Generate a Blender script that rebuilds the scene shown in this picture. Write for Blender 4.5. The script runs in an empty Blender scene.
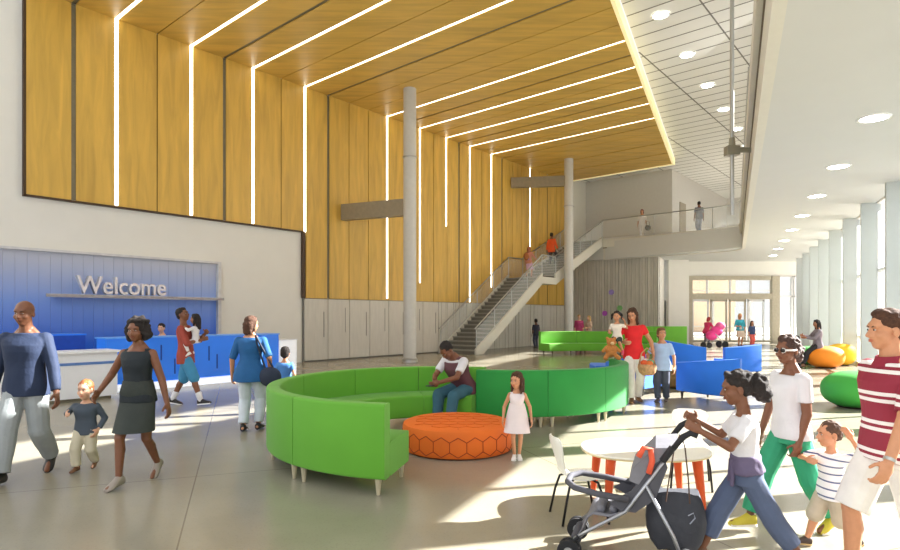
import bpy, math, random
from mathutils import Vector, Matrix, Quaternion, noise
random.seed(7)
SC = bpy.context.scene
COL = SC.collection
PI = math.pi
R = math.radians
F = 580.0; CAMZ = 1.6; HOR = 316.0
def fx(px, Y): return (px - 450.0) / F * Y
def fz(py, Y): return CAMZ + (HOR - py) / F * Y
def V(*a): return Vector(a)

# ------------------------------------------------------------ materials
def lin(c):
    c = c / 255.0
    return c / 12.92 if c <= .04045 else ((c + .055) / 1.055) ** 2.4
def rgb(r, g, b): return (lin(r), lin(g), lin(b), 1.0)
MATS = {}
def mat(key, col, rough=.6, metal=0.0, var=.08, scale=8.0, bump=0.0, bscale=60.0, stretch=None, emit=0.0, alpha=1.0, trans=0.0, sheen=0.0, coat=0.0):
    if key in MATS: return MATS[key]
    m = bpy.data.materials.new(key); m.use_nodes = True
    nt = m.node_tree; N = nt.nodes; L = nt.links
    p = N['Principled BSDF']
    p.inputs['Roughness'].default_value = rough
    p.inputs['Metallic'].default_value = metal
    p.inputs['Alpha'].default_value = alpha
    p.inputs['Transmission Weight'].default_value = trans
    if sheen: p.inputs['Sheen Weight'].default_value = sheen
    if coat: p.inputs['Coat Weight'].default_value = coat
    tc = N.new('ShaderNodeTexCoord'); mp = N.new('ShaderNodeMapping')
    L.new(tc.outputs['Object'], mp.inputs['Vector'])
    if stretch: mp.inputs['Scale'].default_value = stretch
    nz = N.new('ShaderNodeTexNoise'); nz.inputs['Scale'].default_value = scale; nz.inputs['Detail'].default_value = 4
    L.new(mp.outputs['Vector'], nz.inputs['Vector'])
    cr = N.new('ShaderNodeValToRGB')
    c = col
    cr.color_ramp.elements[0].position = .3; cr.color_ramp.elements[1].position = .7
    cr.color_ramp.elements[0].color = (c[0]*(1-var), c[1]*(1-var), c[2]*(1-var), 1)
    cr.color_ramp.elements[1].color = (min(1, c[0]*(1+var)), min(1, c[1]*(1+var)), min(1, c[2]*(1+var)), 1)
    L.new(nz.outputs['Fac'], cr.inputs['Fac'])
    L.new(cr.outputs['Color'], p.inputs['Base Color'])
    if emit:
        L.new(cr.outputs['Color'], p.inputs['Emission Color'])
        p.inputs['Emission Strength'].default_value = emit
    if bump:
        n2 = N.new('ShaderNodeTexNoise'); n2.inputs['Scale'].default_value = bscale
        L.new(mp.outputs['Vector'], n2.inputs['Vector'])
        b = N.new('ShaderNodeBump'); b.inputs['Strength'].default_value = bump; b.inputs['Distance'].default_value = .01
        L.new(n2.outputs['Fac'], b.inputs['Height']); L.new(b.outputs['Normal'], p.inputs['Normal'])
    MATS[key] = m
    return m
def glassmat(key, col, alpha=.2, rough=.05, emit=0):
    if key in MATS: return MATS[key]
    m = bpy.data.materials.new(key); m.use_nodes = True
    nt = m.node_tree; N = nt.nodes; L = nt.links
    N.remove(N['Principled BSDF']); out = N['Material Output']
    t = N.new('ShaderNodeBsdfTransparent'); g = N.new('ShaderNodeBsdfPrincipled'); mx = N.new('ShaderNodeMixShader')
    g.inputs['Base Color'].default_value = col; g.inputs['Roughness'].default_value = rough
    g.inputs['Specular IOR Level'].default_value = .6
    if emit:
        g.inputs['Emission Color'].default_value = col; g.inputs['Emission Strength'].default_value = emit
    mx.inputs[0].default_value = alpha
    L.new(t.outputs[0], mx.inputs[1]); L.new(g.outputs[0], mx.inputs[2]); L.new(mx.outputs[0], out.inputs[0])
    MATS[key] = m; return m
def emitmat(key, col, s):
    if key in MATS: return MATS[key]
    m = bpy.data.materials.new(key); m.use_nodes = True
    N = m.node_tree.nodes; L = m.node_tree.links
    p = N['Principled BSDF']
    p.inputs['Base Color'].default_value = col; p.inputs['Emission Color'].default_value = col
    p.inputs['Emission Strength'].default_value = s
    MATS[key] = m; return m
def stripemat(key, base, stripes, period, rough=.7, off=0.0, axis=2, curve=0.0):
    """horizontal cloth stripes: stripes = [(lo, hi, colour)] as fractions of the period"""
    if key in MATS: return MATS[key]
    m = bpy.data.materials.new(key); m.use_nodes = True
    nt = m.node_tree; N = nt.nodes; L = nt.links
    p = N['Principled BSDF']; p.inputs['Roughness'].default_value = rough
    tc = N.new('ShaderNodeTexCoord'); sp = N.new('ShaderNodeSeparateXYZ')
    L.new(tc.outputs['Object'], sp.inputs[0])
    a = N.new('ShaderNodeMath'); a.operation = 'MULTIPLY_ADD'
    L.new(sp.outputs[axis], a.inputs[0]); a.inputs[1].default_value = 1.0/period; a.inputs[2].default_value = off + 50
    f = N.new('ShaderNodeMath'); f.operation = 'FRACT'; L.new(a.outputs[0], f.inputs[0])
    cr = N.new('ShaderNodeValToRGB'); cr.color_ramp.interpolation = 'CONSTANT'
    els = cr.color_ramp.elements
    els[0].position = 0; els[0].color = base; els[1].position = .9999; els[1].color = base
    for lo, hi, c in stripes:
        e = els.new(lo); e.color = c
        e = els.new(hi); e.color = base
    L.new(f.outputs[0], cr.inputs[0]); L.new(cr.outputs[0], p.inputs['Base Color'])
    MATS[key] = m; return m

# ------------------------------------------------------------ mesh builder
class MB:
    def __init__(s): s.v = []; s.f = []
    def add(s, vs, fs):
        n = len(s.v); s.v += [tuple(v) for v in vs]; s.f += [tuple(i + n for i in f) for f in fs]; return s
    def box(s, c, d, M=None):
        hx, hy, hz = d[0]/2, d[1]/2, d[2]/2
        vs = [Vector((x*hx, y*hy, z*hz)) for x in (-1,1) for y in (-1,1) for z in (-1,1)]
        if M is not None: vs = [M @ v for v in vs]
        vs = [v + Vector(c) for v in vs]
        return s.add(vs, [(0,1,3,2),(4,6,7,5),(0,4,5,1),(2,3,7,6),(0,2,6,4),(1,5,7,3)])
    def prism(s, poly, z0, z1):
        n = len(poly)
        A = sum(poly[i][0]*poly[(i+1)%n][1]-poly[(i+1)%n][0]*poly[i][1] for i in range(n))
        if A < 0: poly = poly[::-1]
        vs = [(x,y,z0) for x,y in poly] + [(x,y,z1) for x,y in poly]
        fs = [tuple(range(n-1,-1,-1)), tuple(range(n,2*n))] + [(i,(i+1)%n,n+(i+1)%n,n+i) for i in range(n)]
        return s.add(vs, fs)
    def loft(s, rings, cap=True, close=True):
        n = len(rings[0]); base = len(s.v); vs = [v for r in rings for v in r]; fs = []
        for k in range(len(rings)-1):
            for i in range(n if close else n-1):
                j = (i+1) % n
                fs.append((k*n+i, k*n+j, (k+1)*n+j, (k+1)*n+i))
        if cap and close:
            fs.append(tuple(range(n-1,-1,-1))); m = (len(rings)-1)*n; fs.append(tuple(range(m, m+n)))
        return s.add(vs, fs)
    def tube(s, pts, r, seg=10, cap=True, flat=1.0, up=None):
        pts = [Vector(p) for p in pts]; n = len(pts)
        rs = r if isinstance(r, (list, tuple)) else [r]*n
        rings = []; prev = None
        for i, p in enumerate(pts):
            t = (pts[min(i+1,n-1)] - pts[max(i-1,0)])
            if t.length < 1e-9: t = Vector((0,0,1))
            t.normalize()
            if prev is None:
                u = Vector(up) if up else (Vector((0,0,1)) if abs(t.z) < .9 else Vector((1,0,0)))
            else: u = prev
            a = (u - t*u.dot(t))
            if a.length < 1e-6: a = t.orthogonal()
            a.normalize(); prev = a; b = t.cross(a)
            rings.append([p + (a*math.cos(q)*flat + b*math.sin(q))*rs[i] for q in (2*PI*k/seg for k in range(seg))])
        return s.loft(rings, cap)
    def cap(s, p0, p1, r0, r1, seg=12, e0=True, e1=True):
        """tapered capsule with round ends"""
        p0 = Vector(p0); p1 = Vector(p1); d = p1 - p0
        if d.length < 1e-6: d = Vector((0,0,1e-4))
        n = d.normalized(); pts = []; rs = []
        if e0:
            for q in (85, 60, 35, 12): pts.append(p0 - n*r0*math.sin(R(q))); rs.append(r0*math.cos(R(q)))
        pts.append(p0); rs.append(r0); pts.append(p1); rs.append(r1)
        if e1:
            for q in (12, 35, 60, 85): pts.append(p1 + n*r1*math.sin(R(q))); rs.append(r1*math.cos(R(q)))
        a = n.orthogonal().normalized(); b = n.cross(a)
        rings = [[p + (a*math.cos(2*PI*k/seg) + b*math.sin(2*PI*k/seg))*r for k in range(seg)] for p, r in zip(pts, rs)]
        return s.loft(rings)
    def ell(s, c, rad, M=None, seg=16, rng=10):
        c = Vector(c); rings = []
        for i in range(rng+1):
            q = -PI/2 + PI*(i if 0 < i < rng else (0.08 if i == 0 else rng-.08))/rng
            ring = []
            for k in range(seg):
                t = 2*PI*k/seg
                v = Vector((rad[0]*math.cos(q)*math.cos(t), rad[1]*math.cos(q)*math.sin(t), rad[2]*math.sin(q)))
                ring.append(c + (M @ v if M is not None else v))
            rings.append(ring)
        return s.loft(rings)
    def lathe(s, prof, c=(0,0,0), seg=32):
        c = Vector(c)
        rings = [[c + Vector((r*math.cos(2*PI*k/seg), r*math.sin(2*PI*k/seg), z)) for k in range(seg)] for r, z in prof]
        return s.loft(rings)
    def arc(s, c, sec, t0, t1, seg=16):
        """sweep a (radius, z) cross-section about the vertical axis through c"""
        rings = []
        for i in range(seg+1):
            t = t0 + (t1-t0)*i/seg
            se = sec(i/seg) if callable(sec) else sec
            rings.append([Vector((c[0]+r*math.cos(t), c[1]+r*math.sin(t), z)) for r, z in se])
        return s.loft(rings)
    def xf(s, M):
        s.v = [tuple(M @ Vector(v)) for v in s.v]; return s
    def mesh(s, name):
        me = bpy.data.meshes.new(name); me.from_pydata(s.v, [], s.f); me.update()
        import bmesh
        bm = bmesh.new(); bm.from_mesh(me); bmesh.ops.recalc_face_normals(bm, faces=bm.faces); bm.to_mesh(me); bm.free()
        return me
    def obj(s, name, m, parent=None, smooth=False, loc=None, bevel=0.0):
        me = s.mesh(name); o = bpy.data.objects.new(name, me); COL.objects.link(o)
        if m: me.materials.append(m)
        if parent: o.parent = parent
        if loc: o.location = loc
        if smooth: me.polygons.foreach_set('use_smooth', [True]*len(me.polygons))
        if bevel:
            b = o.modifiers.new('bevel', 'BEVEL'); b.width = bevel; b.segments = 2; b.limit_method = 'ANGLE'; b.angle_limit = R(40)
        if smooth == 'auto':
            me.polygons.foreach_set('use_smooth', [True]*len(me.polygons))
            try: me.set_sharp_from_angle(angle=R(35))
            except Exception: pass
        return o
    def remesh(s, name, m, parent, voxel, smooth_it=4, disp=None):
        tmp = bpy.data.objects.new('tmp', s.mesh('tmp')); COL.objects.link(tmp)
        md = tmp.modifiers.new('r', 'REMESH'); md.mode = 'VOXEL'; md.voxel_size = voxel; md.use_smooth_shade = True
        if smooth_it:
            sm = tmp.modifiers.new('s', 'SMOOTH'); sm.factor = .5; sm.iterations = smooth_it
        dg = bpy.context.evaluated_depsgraph_get(); ev = tmp.evaluated_get(dg)
        me = bpy.data.meshes.new_from_object(ev); me.name = name
        old = tmp.data; bpy.data.objects.remove(tmp); bpy.data.meshes.remove(old)
        if disp:
            amp, sc = disp
            nrm = [v.normal.copy() for v in me.vertices]
            for v, nn in zip(me.vertices, nrm):
                v.co += nn * amp * noise.noise(v.co * sc)
        me.materials.clear(); me.materials.append(m)
        me.polygons.foreach_set('use_smooth', [True]*len(me.polygons))
        o = bpy.data.objects.new(name, me); COL.objects.link(o)
        if parent: o.parent = parent
        return o

def tag(o, label=None, cat=None, group=None, kind=None):
    if label: o['label'] = label
    if cat: o['category'] = cat
    if group: o['group'] = group
    if kind: o['kind'] = kind
    return o
def thing(name, label, cat, loc=(0,0,0), rz=0.0, group=None):
    o = bpy.data.objects.new(name, None); o.empty_display_size = .2; COL.objects.link(o)
    o.location = loc; o.rotation_euler = (0,0,rz)
    return tag(o, label, cat, group)
def struct(name, mb, m, smooth=False, bevel=0.0):
    return tag(mb.obj(name, m, smooth=smooth, bevel=bevel), kind='structure')
def dup(root, loc=None, rz=None, label=None):
    r = root.copy(); COL.objects.link(r)
    if loc is not None: r.location = loc
    if rz is not None: r.rotation_euler = (0,0,rz)
    if label: r['label'] = label
    for ch in list(root.children):
        c = ch.copy(); COL.objects.link(c); c.parent = r
        for g in list(ch.children):
            d = g.copy(); COL.objects.link(d); d.parent = c
    return r

# wall coordinates: a runs along the left wall away from the camera, b out into the room
OX, OY = -5.17, 19.9
UX, UY = .645, .764
def AB(a, b, z=0.0): return Vector((OX + a*UX + b*UY, OY + a*UY - b*UX, z))
MAB = Matrix(((UX, UY, 0, OX), (UY, -UX, 0, OY), (0, 0, 1, 0), (0, 0, 0, 1)))   # (a, b, z) -> world (mirrors: normals are recalculated)
def abbox(mb, a0, a1, b0, b1, z0, z1):
    p = [AB(a0,b0), AB(a1,b0), AB(a1,b1), AB(a0,b1)]
    return mb.prism([(q.x, q.y) for q in p], z0, z1)
# corridor coordinates on the right: c along the window wall, d from the wall into the room
CX, CY = .4327, .9015
WX = 4.18
def CD(c, d, z=0.0): return Vector((WX + c*CX - d*CY, c*CY + d*CX, z))
def cdbox(mb, c0, c1, d0, d1, z0, z1):
    p = [CD(c0,d0), CD(c1,d0), CD(c1,d1), CD(c0,d1)]
    return mb.prism([(q.x, q.y) for q in p], z0, z1)
# ------------------------------------------------------------ shared materials
WHITE = mat('white_paint', rgb(226,224,216), .75, var=.015, scale=2)
WHITE2 = mat('white_ceiling_paint', rgb(232,232,228), .8, var=.01, scale=2)
CREAM = mat('cream_trim', rgb(240,222,160), .6, var=.02)
def woodmat(key, col, along='z'):
    m = bpy.data.materials.new(key); m.use_nodes = True
    N = m.node_tree.nodes; L = m.node_tree.links; p = N['Principled BSDF']; p.inputs['Roughness'].default_value = .42
    tc = N.new('ShaderNodeTexCoord'); mp = N.new('ShaderNodeMapping'); L.new(tc.outputs['Object'], mp.inputs[0])
    mp.inputs['Scale'].default_value = (3, 3, .35) if along == 'z' else (3, .35, 3)
    if along == 'b': mp.inputs['Rotation'].default_value = (0, 0, math.atan2(UX, UY)); mp.inputs['Scale'].default_value = (.3, 3, 3)
    n1 = N.new('ShaderNodeTexNoise'); n1.inputs['Scale'].default_value = 1.6; n1.inputs['Detail'].default_value = 6; n1.inputs['Distortion'].default_value = .6
    L.new(mp.outputs[0], n1.inputs['Vector'])
    cr = N.new('ShaderNodeValToRGB'); cr.color_ramp.elements[0].position = .25; cr.color_ramp.elements[1].position = .75
    cr.color_ramp.elements[0].color = tuple(c*.78 for c in col[:3]) + (1,); cr.color_ramp.elements[1].color = tuple(min(1, c*1.16) for c in col[:3]) + (1,)
    L.new(n1.outputs['Fac'], cr.inputs[0]); L.new(cr.outputs[0], p.inputs['Base Color'])
    return m
WOODW = woodmat('golden_maple_wall', rgb(210,170,78), 'z')
WOODC = woodmat('golden_maple_ceiling', rgb(210,172,84), 'b')
GREYREV = mat('grey_reveal', rgb(118,112,92), .6)
DARK = mat('dark_joint', rgb(40,30,18), .8)
STRIP = emitmat('light_strip', (1, .97, .88, 1), 5.0)
STEEL = mat('brushed_steel', rgb(176,176,172), .35, metal=.7, var=.05)
COLM = mat('column_paint', rgb(196,194,188), .5, var=.03)
GLASS = glassmat('clear_glass', (.85, .92, .92, 1), .16)
RGLASS = glassmat('railing_glass', (.86, .92, .92, 1), .12, rough=.1)

# ------------------------------------------------------------ floor
fm = bpy.data.materials.new('polished_floor'); fm.use_nodes = True
N = fm.node_tree.nodes; L = fm.node_tree.links; p = N['Principled BSDF']
p.inputs['Roughness'].default_value = .22; p.inputs['Specular IOR Level'].default_value = .5
tc = N.new('ShaderNodeTexCoord')
n1 = N.new('ShaderNodeTexNoise'); n1.inputs['Scale'].default_value = .5; n1.inputs['Detail'].default_value = 6
n2 = N.new('ShaderNodeTexVoronoi'); n2.inputs['Scale'].default_value = 38
L.new(tc.outputs['Object'], n1.inputs['Vector']); L.new(tc.outputs['Object'], n2.inputs['Vector'])
c1 = N.new('ShaderNodeValToRGB'); c1.color_ramp.elements[0].color = rgb(136,130,113); c1.color_ramp.elements[1].color = rgb(157,152,136)
c1.color_ramp.elements[0].position = .3; c1.color_ramp.elements[1].position = .7
L.new(n1.outputs['Fac'], c1.inputs[0])
c2 = N.new('ShaderNodeValToRGB'); c2.color_ramp.elements[0].color = (.8,.8,.78,1); c2.color_ramp.elements[1].color = (1.05,1.05,1.05,1); c2.color_ramp.elements[1].position = .35
L.new(n2.outputs['Distance'], c2.inputs[0])
mx = N.new('ShaderNodeMix'); mx.data_type = 'RGBA'; mx.blend_type = 'MULTIPLY'; mx.inputs[0].default_value = .5
L.new(c1.outputs[0], mx.inputs[6]); L.new(c2.outputs[0], mx.inputs[7])
# saw-cut joints along the room
mp = N.new('ShaderNodeMapping'); mp.inputs['Rotation'].default_value = (0, 0, R(-20)); mp.inputs['Location'].default_value = (0.4, .9, 0); L.new(tc.outputs['Object'], mp.inputs[0])
br = N.new('ShaderNodeTexBrick'); br.offset = 0; br.inputs['Scale'].default_value = 1; br.inputs['Mortar Size'].default_value = .006
br.inputs['Brick Width'].default_value = 3.6; br.inputs['Row Height'].default_value = 3.6; br.inputs['Mortar Smooth'].default_value = 0
br.inputs['Color1'].default_value = (1,1,1,1); br.inputs['Color2'].default_value = (1,1,1,1); br.inputs['Mortar'].default_value = (.45,.43,.4,1)
L.new(mp.outputs[0], br.inputs['Vector'])
m2 = N.new('ShaderNodeMix'); m2.data_type = 'RGBA'; m2.blend_type = 'MULTIPLY'; m2.inputs[0].default_value = .8
L.new(mx.outputs[2], m2.inputs[6]); L.new(br.outputs['Color'], m2.inputs[7]); L.new(m2.outputs[2], p.inputs['Base Color'])
fl = MB(); fl.prism([tuple(AB(-24,-.4).xy), tuple(AB(22,-.4).xy), (16,46), tuple(CD(46,0).xy), tuple(CD(-6,0).xy), (-2,-8)], -.2, 0)
struct('floor', fl, fm)

# ------------------------------------------------------------ left wall
H = 9.5; BZ = 4.53; LOWZ = 2.22
wl = MB(); abbox(wl, -24, -7.83, -.4, -.06, 0, 10)
abbox(wl, -7.83, .12, -.4, -.06, 3.19, 10); abbox(wl, -2.93, .12, -.4, -.06, 0, 3.19)
abbox(wl, -7.83, -2.93, -.62, -.55, 0, 3.19)
abbox(wl, .12, 19.5, -.4, -.08, 0, 10)
struct('wall_left', wl, WHITE)
# reception niche: graded blue feature panel, reveals
gm = bpy.data.materials.new('blue_feature_wall'); gm.use_nodes = True
N = gm.node_tree.nodes; L = gm.node_tree.links; p = N['Principled BSDF']; p.inputs['Roughness'].default_value = .35
tc = N.new('ShaderNodeTexCoord'); sp = N.new('ShaderNodeSeparateXYZ'); L.new(tc.outputs['Object'], sp.inputs[0])
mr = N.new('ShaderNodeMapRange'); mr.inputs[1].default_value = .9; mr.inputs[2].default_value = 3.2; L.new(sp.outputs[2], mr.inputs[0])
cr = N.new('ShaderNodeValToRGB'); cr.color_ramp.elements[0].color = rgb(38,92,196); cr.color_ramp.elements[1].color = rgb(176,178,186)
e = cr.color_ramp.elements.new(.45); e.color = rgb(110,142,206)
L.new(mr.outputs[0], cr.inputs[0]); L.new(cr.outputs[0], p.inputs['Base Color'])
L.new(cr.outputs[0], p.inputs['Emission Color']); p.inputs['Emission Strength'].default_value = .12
bw = MB()
k = 0; a = -11.6
while a < -2.95:
    abbox(bw, a, min(a+.235, -2.93), -.05, -.035 + (0 if k % 2 else .004), 0, 3.18); a += .24; k += 1
struct('trim_1', bw, gm)
nt_ = MB(); abbox(nt_, -2.98, -2.88, -.06, .10, 0, 3.24); abbox(nt_, -11.6, -2.88, -.06, .10, 3.18, 3.24)
struct('trim_2', nt_, mat('niche_frame', rgb(205,205,205), .6))

JO = [(-7.8,'e'),(-6.8,'g'),(-5.8,'l'),(-4.75,'t'),(-3.78,'l'),(-2.75,'g'),(-1.78,'l'),(-.75,'t'),(.2,'l'),(1.2,'g'),(2.15,'t'),(3.1,'t'),
      (4.1,'l'),(5.1,'g'),(6.0,'l'),(6.85,'t'),(7.7,'l'),(8.6,'g'),(9.4,'l'),(10.3,'t'),(11.1,'l'),(12.0,'g'),(12.9,'t'),(13.8,'t'),(14.6,'l'),(15.5,'t'),(16.4,'g'),(17.4,'t'),(18.6,'e')]
GAP = {'e':0, 'g':.11, 'l':.10, 't':.03}
def bedge(a): return 10.5 + (a - 1.79) * (6.24 - 10.5) / (18.3 - 1.79)
ww = MB(); wc = MB(); gw = MB(); dk = MB()
for (a0, k0), (a1, k1) in zip(JO, JO[1:]):
    p0 = a0 + GAP[k0]/2; p1 = a1 - GAP[k1]/2
    zb = BZ if a1 < .3 else LOWZ
    abbox(ww, p0, p1, 0, .05, zb, H)
    q = [AB(p0,.05), AB(p1,.05), AB(p1,bedge(p1)), AB(p0,bedge(p0))]
    wc.prism([(v.x,v.y) for v in q], H, H+.06)
for a, k in JO:
    zb = BZ if a < .3 else LOWZ
    g = GAP[k] + .02
    tgt = gw if k == 'g' else dk
    if k in 'gt':
        abbox(tgt, a-g/2, a+g/2, -.04, .015, zb + (.02 if k == 'g' else 0), H)
        q = [AB(a-g/2,0), AB(a+g/2,0), AB(a+g/2,bedge(a)), AB(a-g/2,bedge(a))]
        tgt.prism([(v.x,v.y) for v in q], H+.03, H+.07)
struct('trim_3', ww, WOODW)
struct('ceiling', wc, WOODC)
struct('trim_4', gw, GREYREV); struct('trim_5', dk, DARK)
dt = MB(); abbox(dt, -7.84, .14, -.05, .055, BZ-.05, BZ-.005); abbox(dt, -7.86, -7.8, -.05, .055, BZ-.05, H); abbox(dt, .1, .2, -.05, .055, LOWZ, BZ-.01)
struct('trim_6', dt, mat('dark_edge_and_shadow', rgb(70,48,24), .5))  # brown edge trim, with the panel's shadow edge put in as a dark strip
# soffit backing plate and its lit cream fascia
bk = MB(); bk.prism([tuple(AB(-7.8,-.05).xy), tuple(AB(18.6,-.05).xy), tuple(AB(18.6,bedge(18.6)).xy), tuple(AB(-7.8,bedge(-7.8)).xy)], H+.07, H+.38)
struct('ceiling.001', bk, DARK)
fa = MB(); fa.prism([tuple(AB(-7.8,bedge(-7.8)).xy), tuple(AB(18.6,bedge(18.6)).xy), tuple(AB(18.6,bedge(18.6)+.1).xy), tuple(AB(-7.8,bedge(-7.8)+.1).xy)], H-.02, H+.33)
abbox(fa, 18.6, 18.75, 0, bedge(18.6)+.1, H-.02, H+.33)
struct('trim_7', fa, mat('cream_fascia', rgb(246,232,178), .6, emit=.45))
# light strips: one L-shaped fitting each, wall leg and ceiling leg
zend = {-5.8:None, -3.78:None, -1.78:None, .2:4.5, 4.1:2.3, 6.0:3.0, 7.7:5.6, 9.4:2.25, 11.1:3.0, 14.6:5.2}
words = {-5.8:'leftmost and largest', -3.78:'second from the left', -1.78:'third from the left',
 .2:'at the notched corner of the wood wall', 4.1:'left of the front column', 6.0:'just behind the front round column', 7.7:'stopping short high up the wall',
 9.4:'ending at the lower stair flight', 11.1:'ending behind the middle of the stairs', 14.6:'farthest, above the stair landing'}
for a, k in JO:
    if k != 'l': continue
    g = GAP[k]
    t = thing('linear_light', 'white light strip in the wood wall, ' + words[a], 'light', AB(a,.02,0), group='light strips in the wood wall and soffit')
    ze = zend[a] or BZ + .03
    o = MB(); abbox(o, a-g/2, a+g/2, .0, .03, ze, H+.03); o.v = [tuple(Vector(v)-AB(a,.02,0)) for v in o.v]
    o.obj('wall_diffuser', STRIP, t)
    if k == 'l' and a != 14.6:
        o = MB(); q = [AB(a-g/2,.03), AB(a+g/2,.03), AB(a+g/2,bedge(a)-.05), AB(a-g/2,bedge(a)-.05)]
        o.prism([(v.x,v.y) for v in q], H+.02, H+.05); o.v = [tuple(Vector(v)-AB(a,.02,0)) for v in o.v]
        o.obj('ceiling_diffuser', STRIP, t)
    if a > .3 and ze > LOWZ+.05:
        f = MB(); abbox(f, a-.06, a+.06, -.04, .045, LOWZ, ze-.01); f.v = [tuple(Vector(v)-AB(a,.02,0)) for v in f.v]
        f.obj('wood_infill', WOODW, t)
# white lower panels beyond the corner
lp = MB(); a = .2; sl = MB()
while a < 7.2:
    abbox(lp, a+.012, a+.985, -.02, .03, .05, LOWZ-.02)
    if int(a+.3) % 2 == 0: abbox(sl, a+.80, a+.83, .02, .036, .85, 1.75)
    else: abbox(sl, a+.78, a+.80, .02, .036, 1.0, 1.9)
    a += 1.0
random.seed(3)
while a < 18.8:
    w = random.choice([.1,.16,.22,.13]); abbox(lp, a+.01, a+w-.006, -.02, .03 + random.choice([0,.03,.012]), 0, LOWZ-.02); a += w
struct('trim_8', lp, mat('whitewashed_panels', rgb(206,202,192), .7, var=.05, scale=3, stretch=(4,4,.6)))
struct('trim_9', sl, mat('panel_slots', rgb(120,116,108), .7))
lb = MB(); abbox(lb, .15, 18.8, -.06, -.02, 0, LOWZ); struct('trim_10', lb, mat('panel_backing', rgb(120,118,112), .8))

# ------------------------------------------------------------ white panelled high ceiling
HC = H + .36
cw = MB(); gl = MB()
NW = tuple(CD(-6,0).xy); FW = tuple(CD(46,0).xy)
cw.prism([tuple(AB(-7.8,bedge(-7.8)+.12).xy), tuple(AB(18.7,bedge(18.7)+.12).xy), FW, NW], HC, HC+.08)
cw.prism([tuple(AB(18.7,bedge(18.7)+.12).xy), tuple(AB(18.7,-.3).xy), tuple(AB(32,-.3).xy), FW], HC+.001, HC+.081)
struct('ceiling.002', cw, WHITE2)
def bmax(a):   # where the line a = const meets the window wall
    q = AB(a, 0); k = -CY/1.0
    nx, ny = -CY, CX
    s0 = (q.x-WX)*nx + q.y*ny; ds = UY*nx - UX*ny
    return min(22, -s0/ds - .05)
for i in range(0, 54):
    a = -7.4 + i*.68
    b0 = bedge(a)+.14 if a < 18.6 else 0
    if bmax(a) > b0: abbox(gl, a-.018, a+.018, b0, bmax(a), HC-.006, HC+.01)
for b in (0.3, 2.4, 4.8, 7.2, 9.6, 12, 14.4, 16.8):
    a_start = max(-7.4, 1.79 + (b - .14 - 10.5)/((6.24-10.5)/(18.3-1.79)))
    if b < 6.1: a_start = 18.8
    if bmax(a_start) > b: abbox(gl, a_start, 32, b-.02, b+.02, HC-.007, HC+.012)
struct('trim_11', gl, mat('ceiling_joint', rgb(120,118,112), .8))

# ------------------------------------------------------------ downlights
LENS = emitmat('downlight_lens', (1, .98, .93, 1), 30)
RING = mat('white_ring', rgb(240,240,238), .4)
def downlight(p, r, label, group, first=None):
    if first is None:
        t = thing('downlight', label, 'light', p, group=group)
        m = MB(); n = 28
        m.loft([[Vector((rr*math.cos(2*PI*k/n), rr*math.sin(2*PI*k/n), z)) for k in range(n)] for rr, z in ((r*1.25,0),(r*1.25,-.012),(r,-.014),(r,0))], cap=False); m.obj('trim_ring', RING, t, smooth=True)
        m = MB(); m.lathe([(r*.99,-.009),(r*.99,0)], seg=24); m.obj('lens', LENS, t)
        return t
    return dup(first, p, label=label)
ords = ['nearest and largest','second','third','fourth','fifth','sixth','seventh','farthest']
first = None
for i in range(8):
    d = .0
    t = 9.37 + 3.04*i; x = 6.85 + 1.46*i
    o = downlight((x, t, 4.8), .19, 'round downlight in the low white ceiling, ' + ords[i] + ' from the camera', 'downlights in the low corridor ceiling', first)
    first = first or o
first = None
for i in range(8):
    p_ = Vector((5.77, 15.9, HC-.012)) + Vector((1.72, 2.42, 0))*i
    o = downlight(p_, .2, 'round downlight in the high white panelled ceiling, ' + ords[i] + ' of its row', 'downlights in the high panelled ceiling', first)
    first = first or o

# ------------------------------------------------------------ mezzanine slab / low ceiling / fascia
ZB, ZT = 4.8, 5.9
DE = 3.43    # distance of the slab edge from the window wall
def fillet(pts, i, r, n=10):
    p0, p1, p2 = Vector(pts[i-1]), Vector(pts[i]), Vector(pts[i+1])
    d0 = (p0-p1).normalized(); d2 = (p2-p1).normalized(); a = p1 + d0*r; b = p1 + d2*r
    return [tuple((a*(1-t)**2 + p1*2*t*(1-t) + b*t*t)) for t in (k/n for k in range(n+1))]
edge = [tuple(CD(-6,DE).xy), tuple(AB(18.85,9.45).xy), tuple(AB(18.9,2.2).xy)]
edge_pts = [edge[0]] + fillet(edge, 1, 1.3) + [edge[2]]
# the slab's low ceiling, split so no polygon is concave
sb = MB()
sb.prism(edge_pts[:-1] + [tuple(CD(34,DE).xy), tuple(CD(40,DE).xy), tuple(CD(40,-.1).xy), tuple(CD(-6,-.1).xy)], ZB, ZT-.1)
sb.prism([edge_pts[-1], tuple(AB(18.9,0).xy), tuple(AB(30,0).xy), tuple(CD(42,DE).xy), tuple(CD(34,DE).xy)] + edge_pts[1:-1][::-1], ZB+.004, ZT-.1)
struct('ceiling.003', sb, mat('low_ceiling_paint', rgb(196,196,192), .8, var=.01, scale=2))
mf = MB(); mf.prism([tuple(AB(18.9,0).xy), tuple(AB(30,0).xy), tuple(CD(42,DE).xy), tuple(CD(42,.3).xy), tuple(CD(20,.3).xy), tuple(CD(20,DE-.1).xy)] + edge_pts[1:-1] + [edge_pts[-1]], ZT-.1, ZT)
struct('floor.001', mf, mat('mezzanine_floor', rgb(196,190,178), .5))
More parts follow.
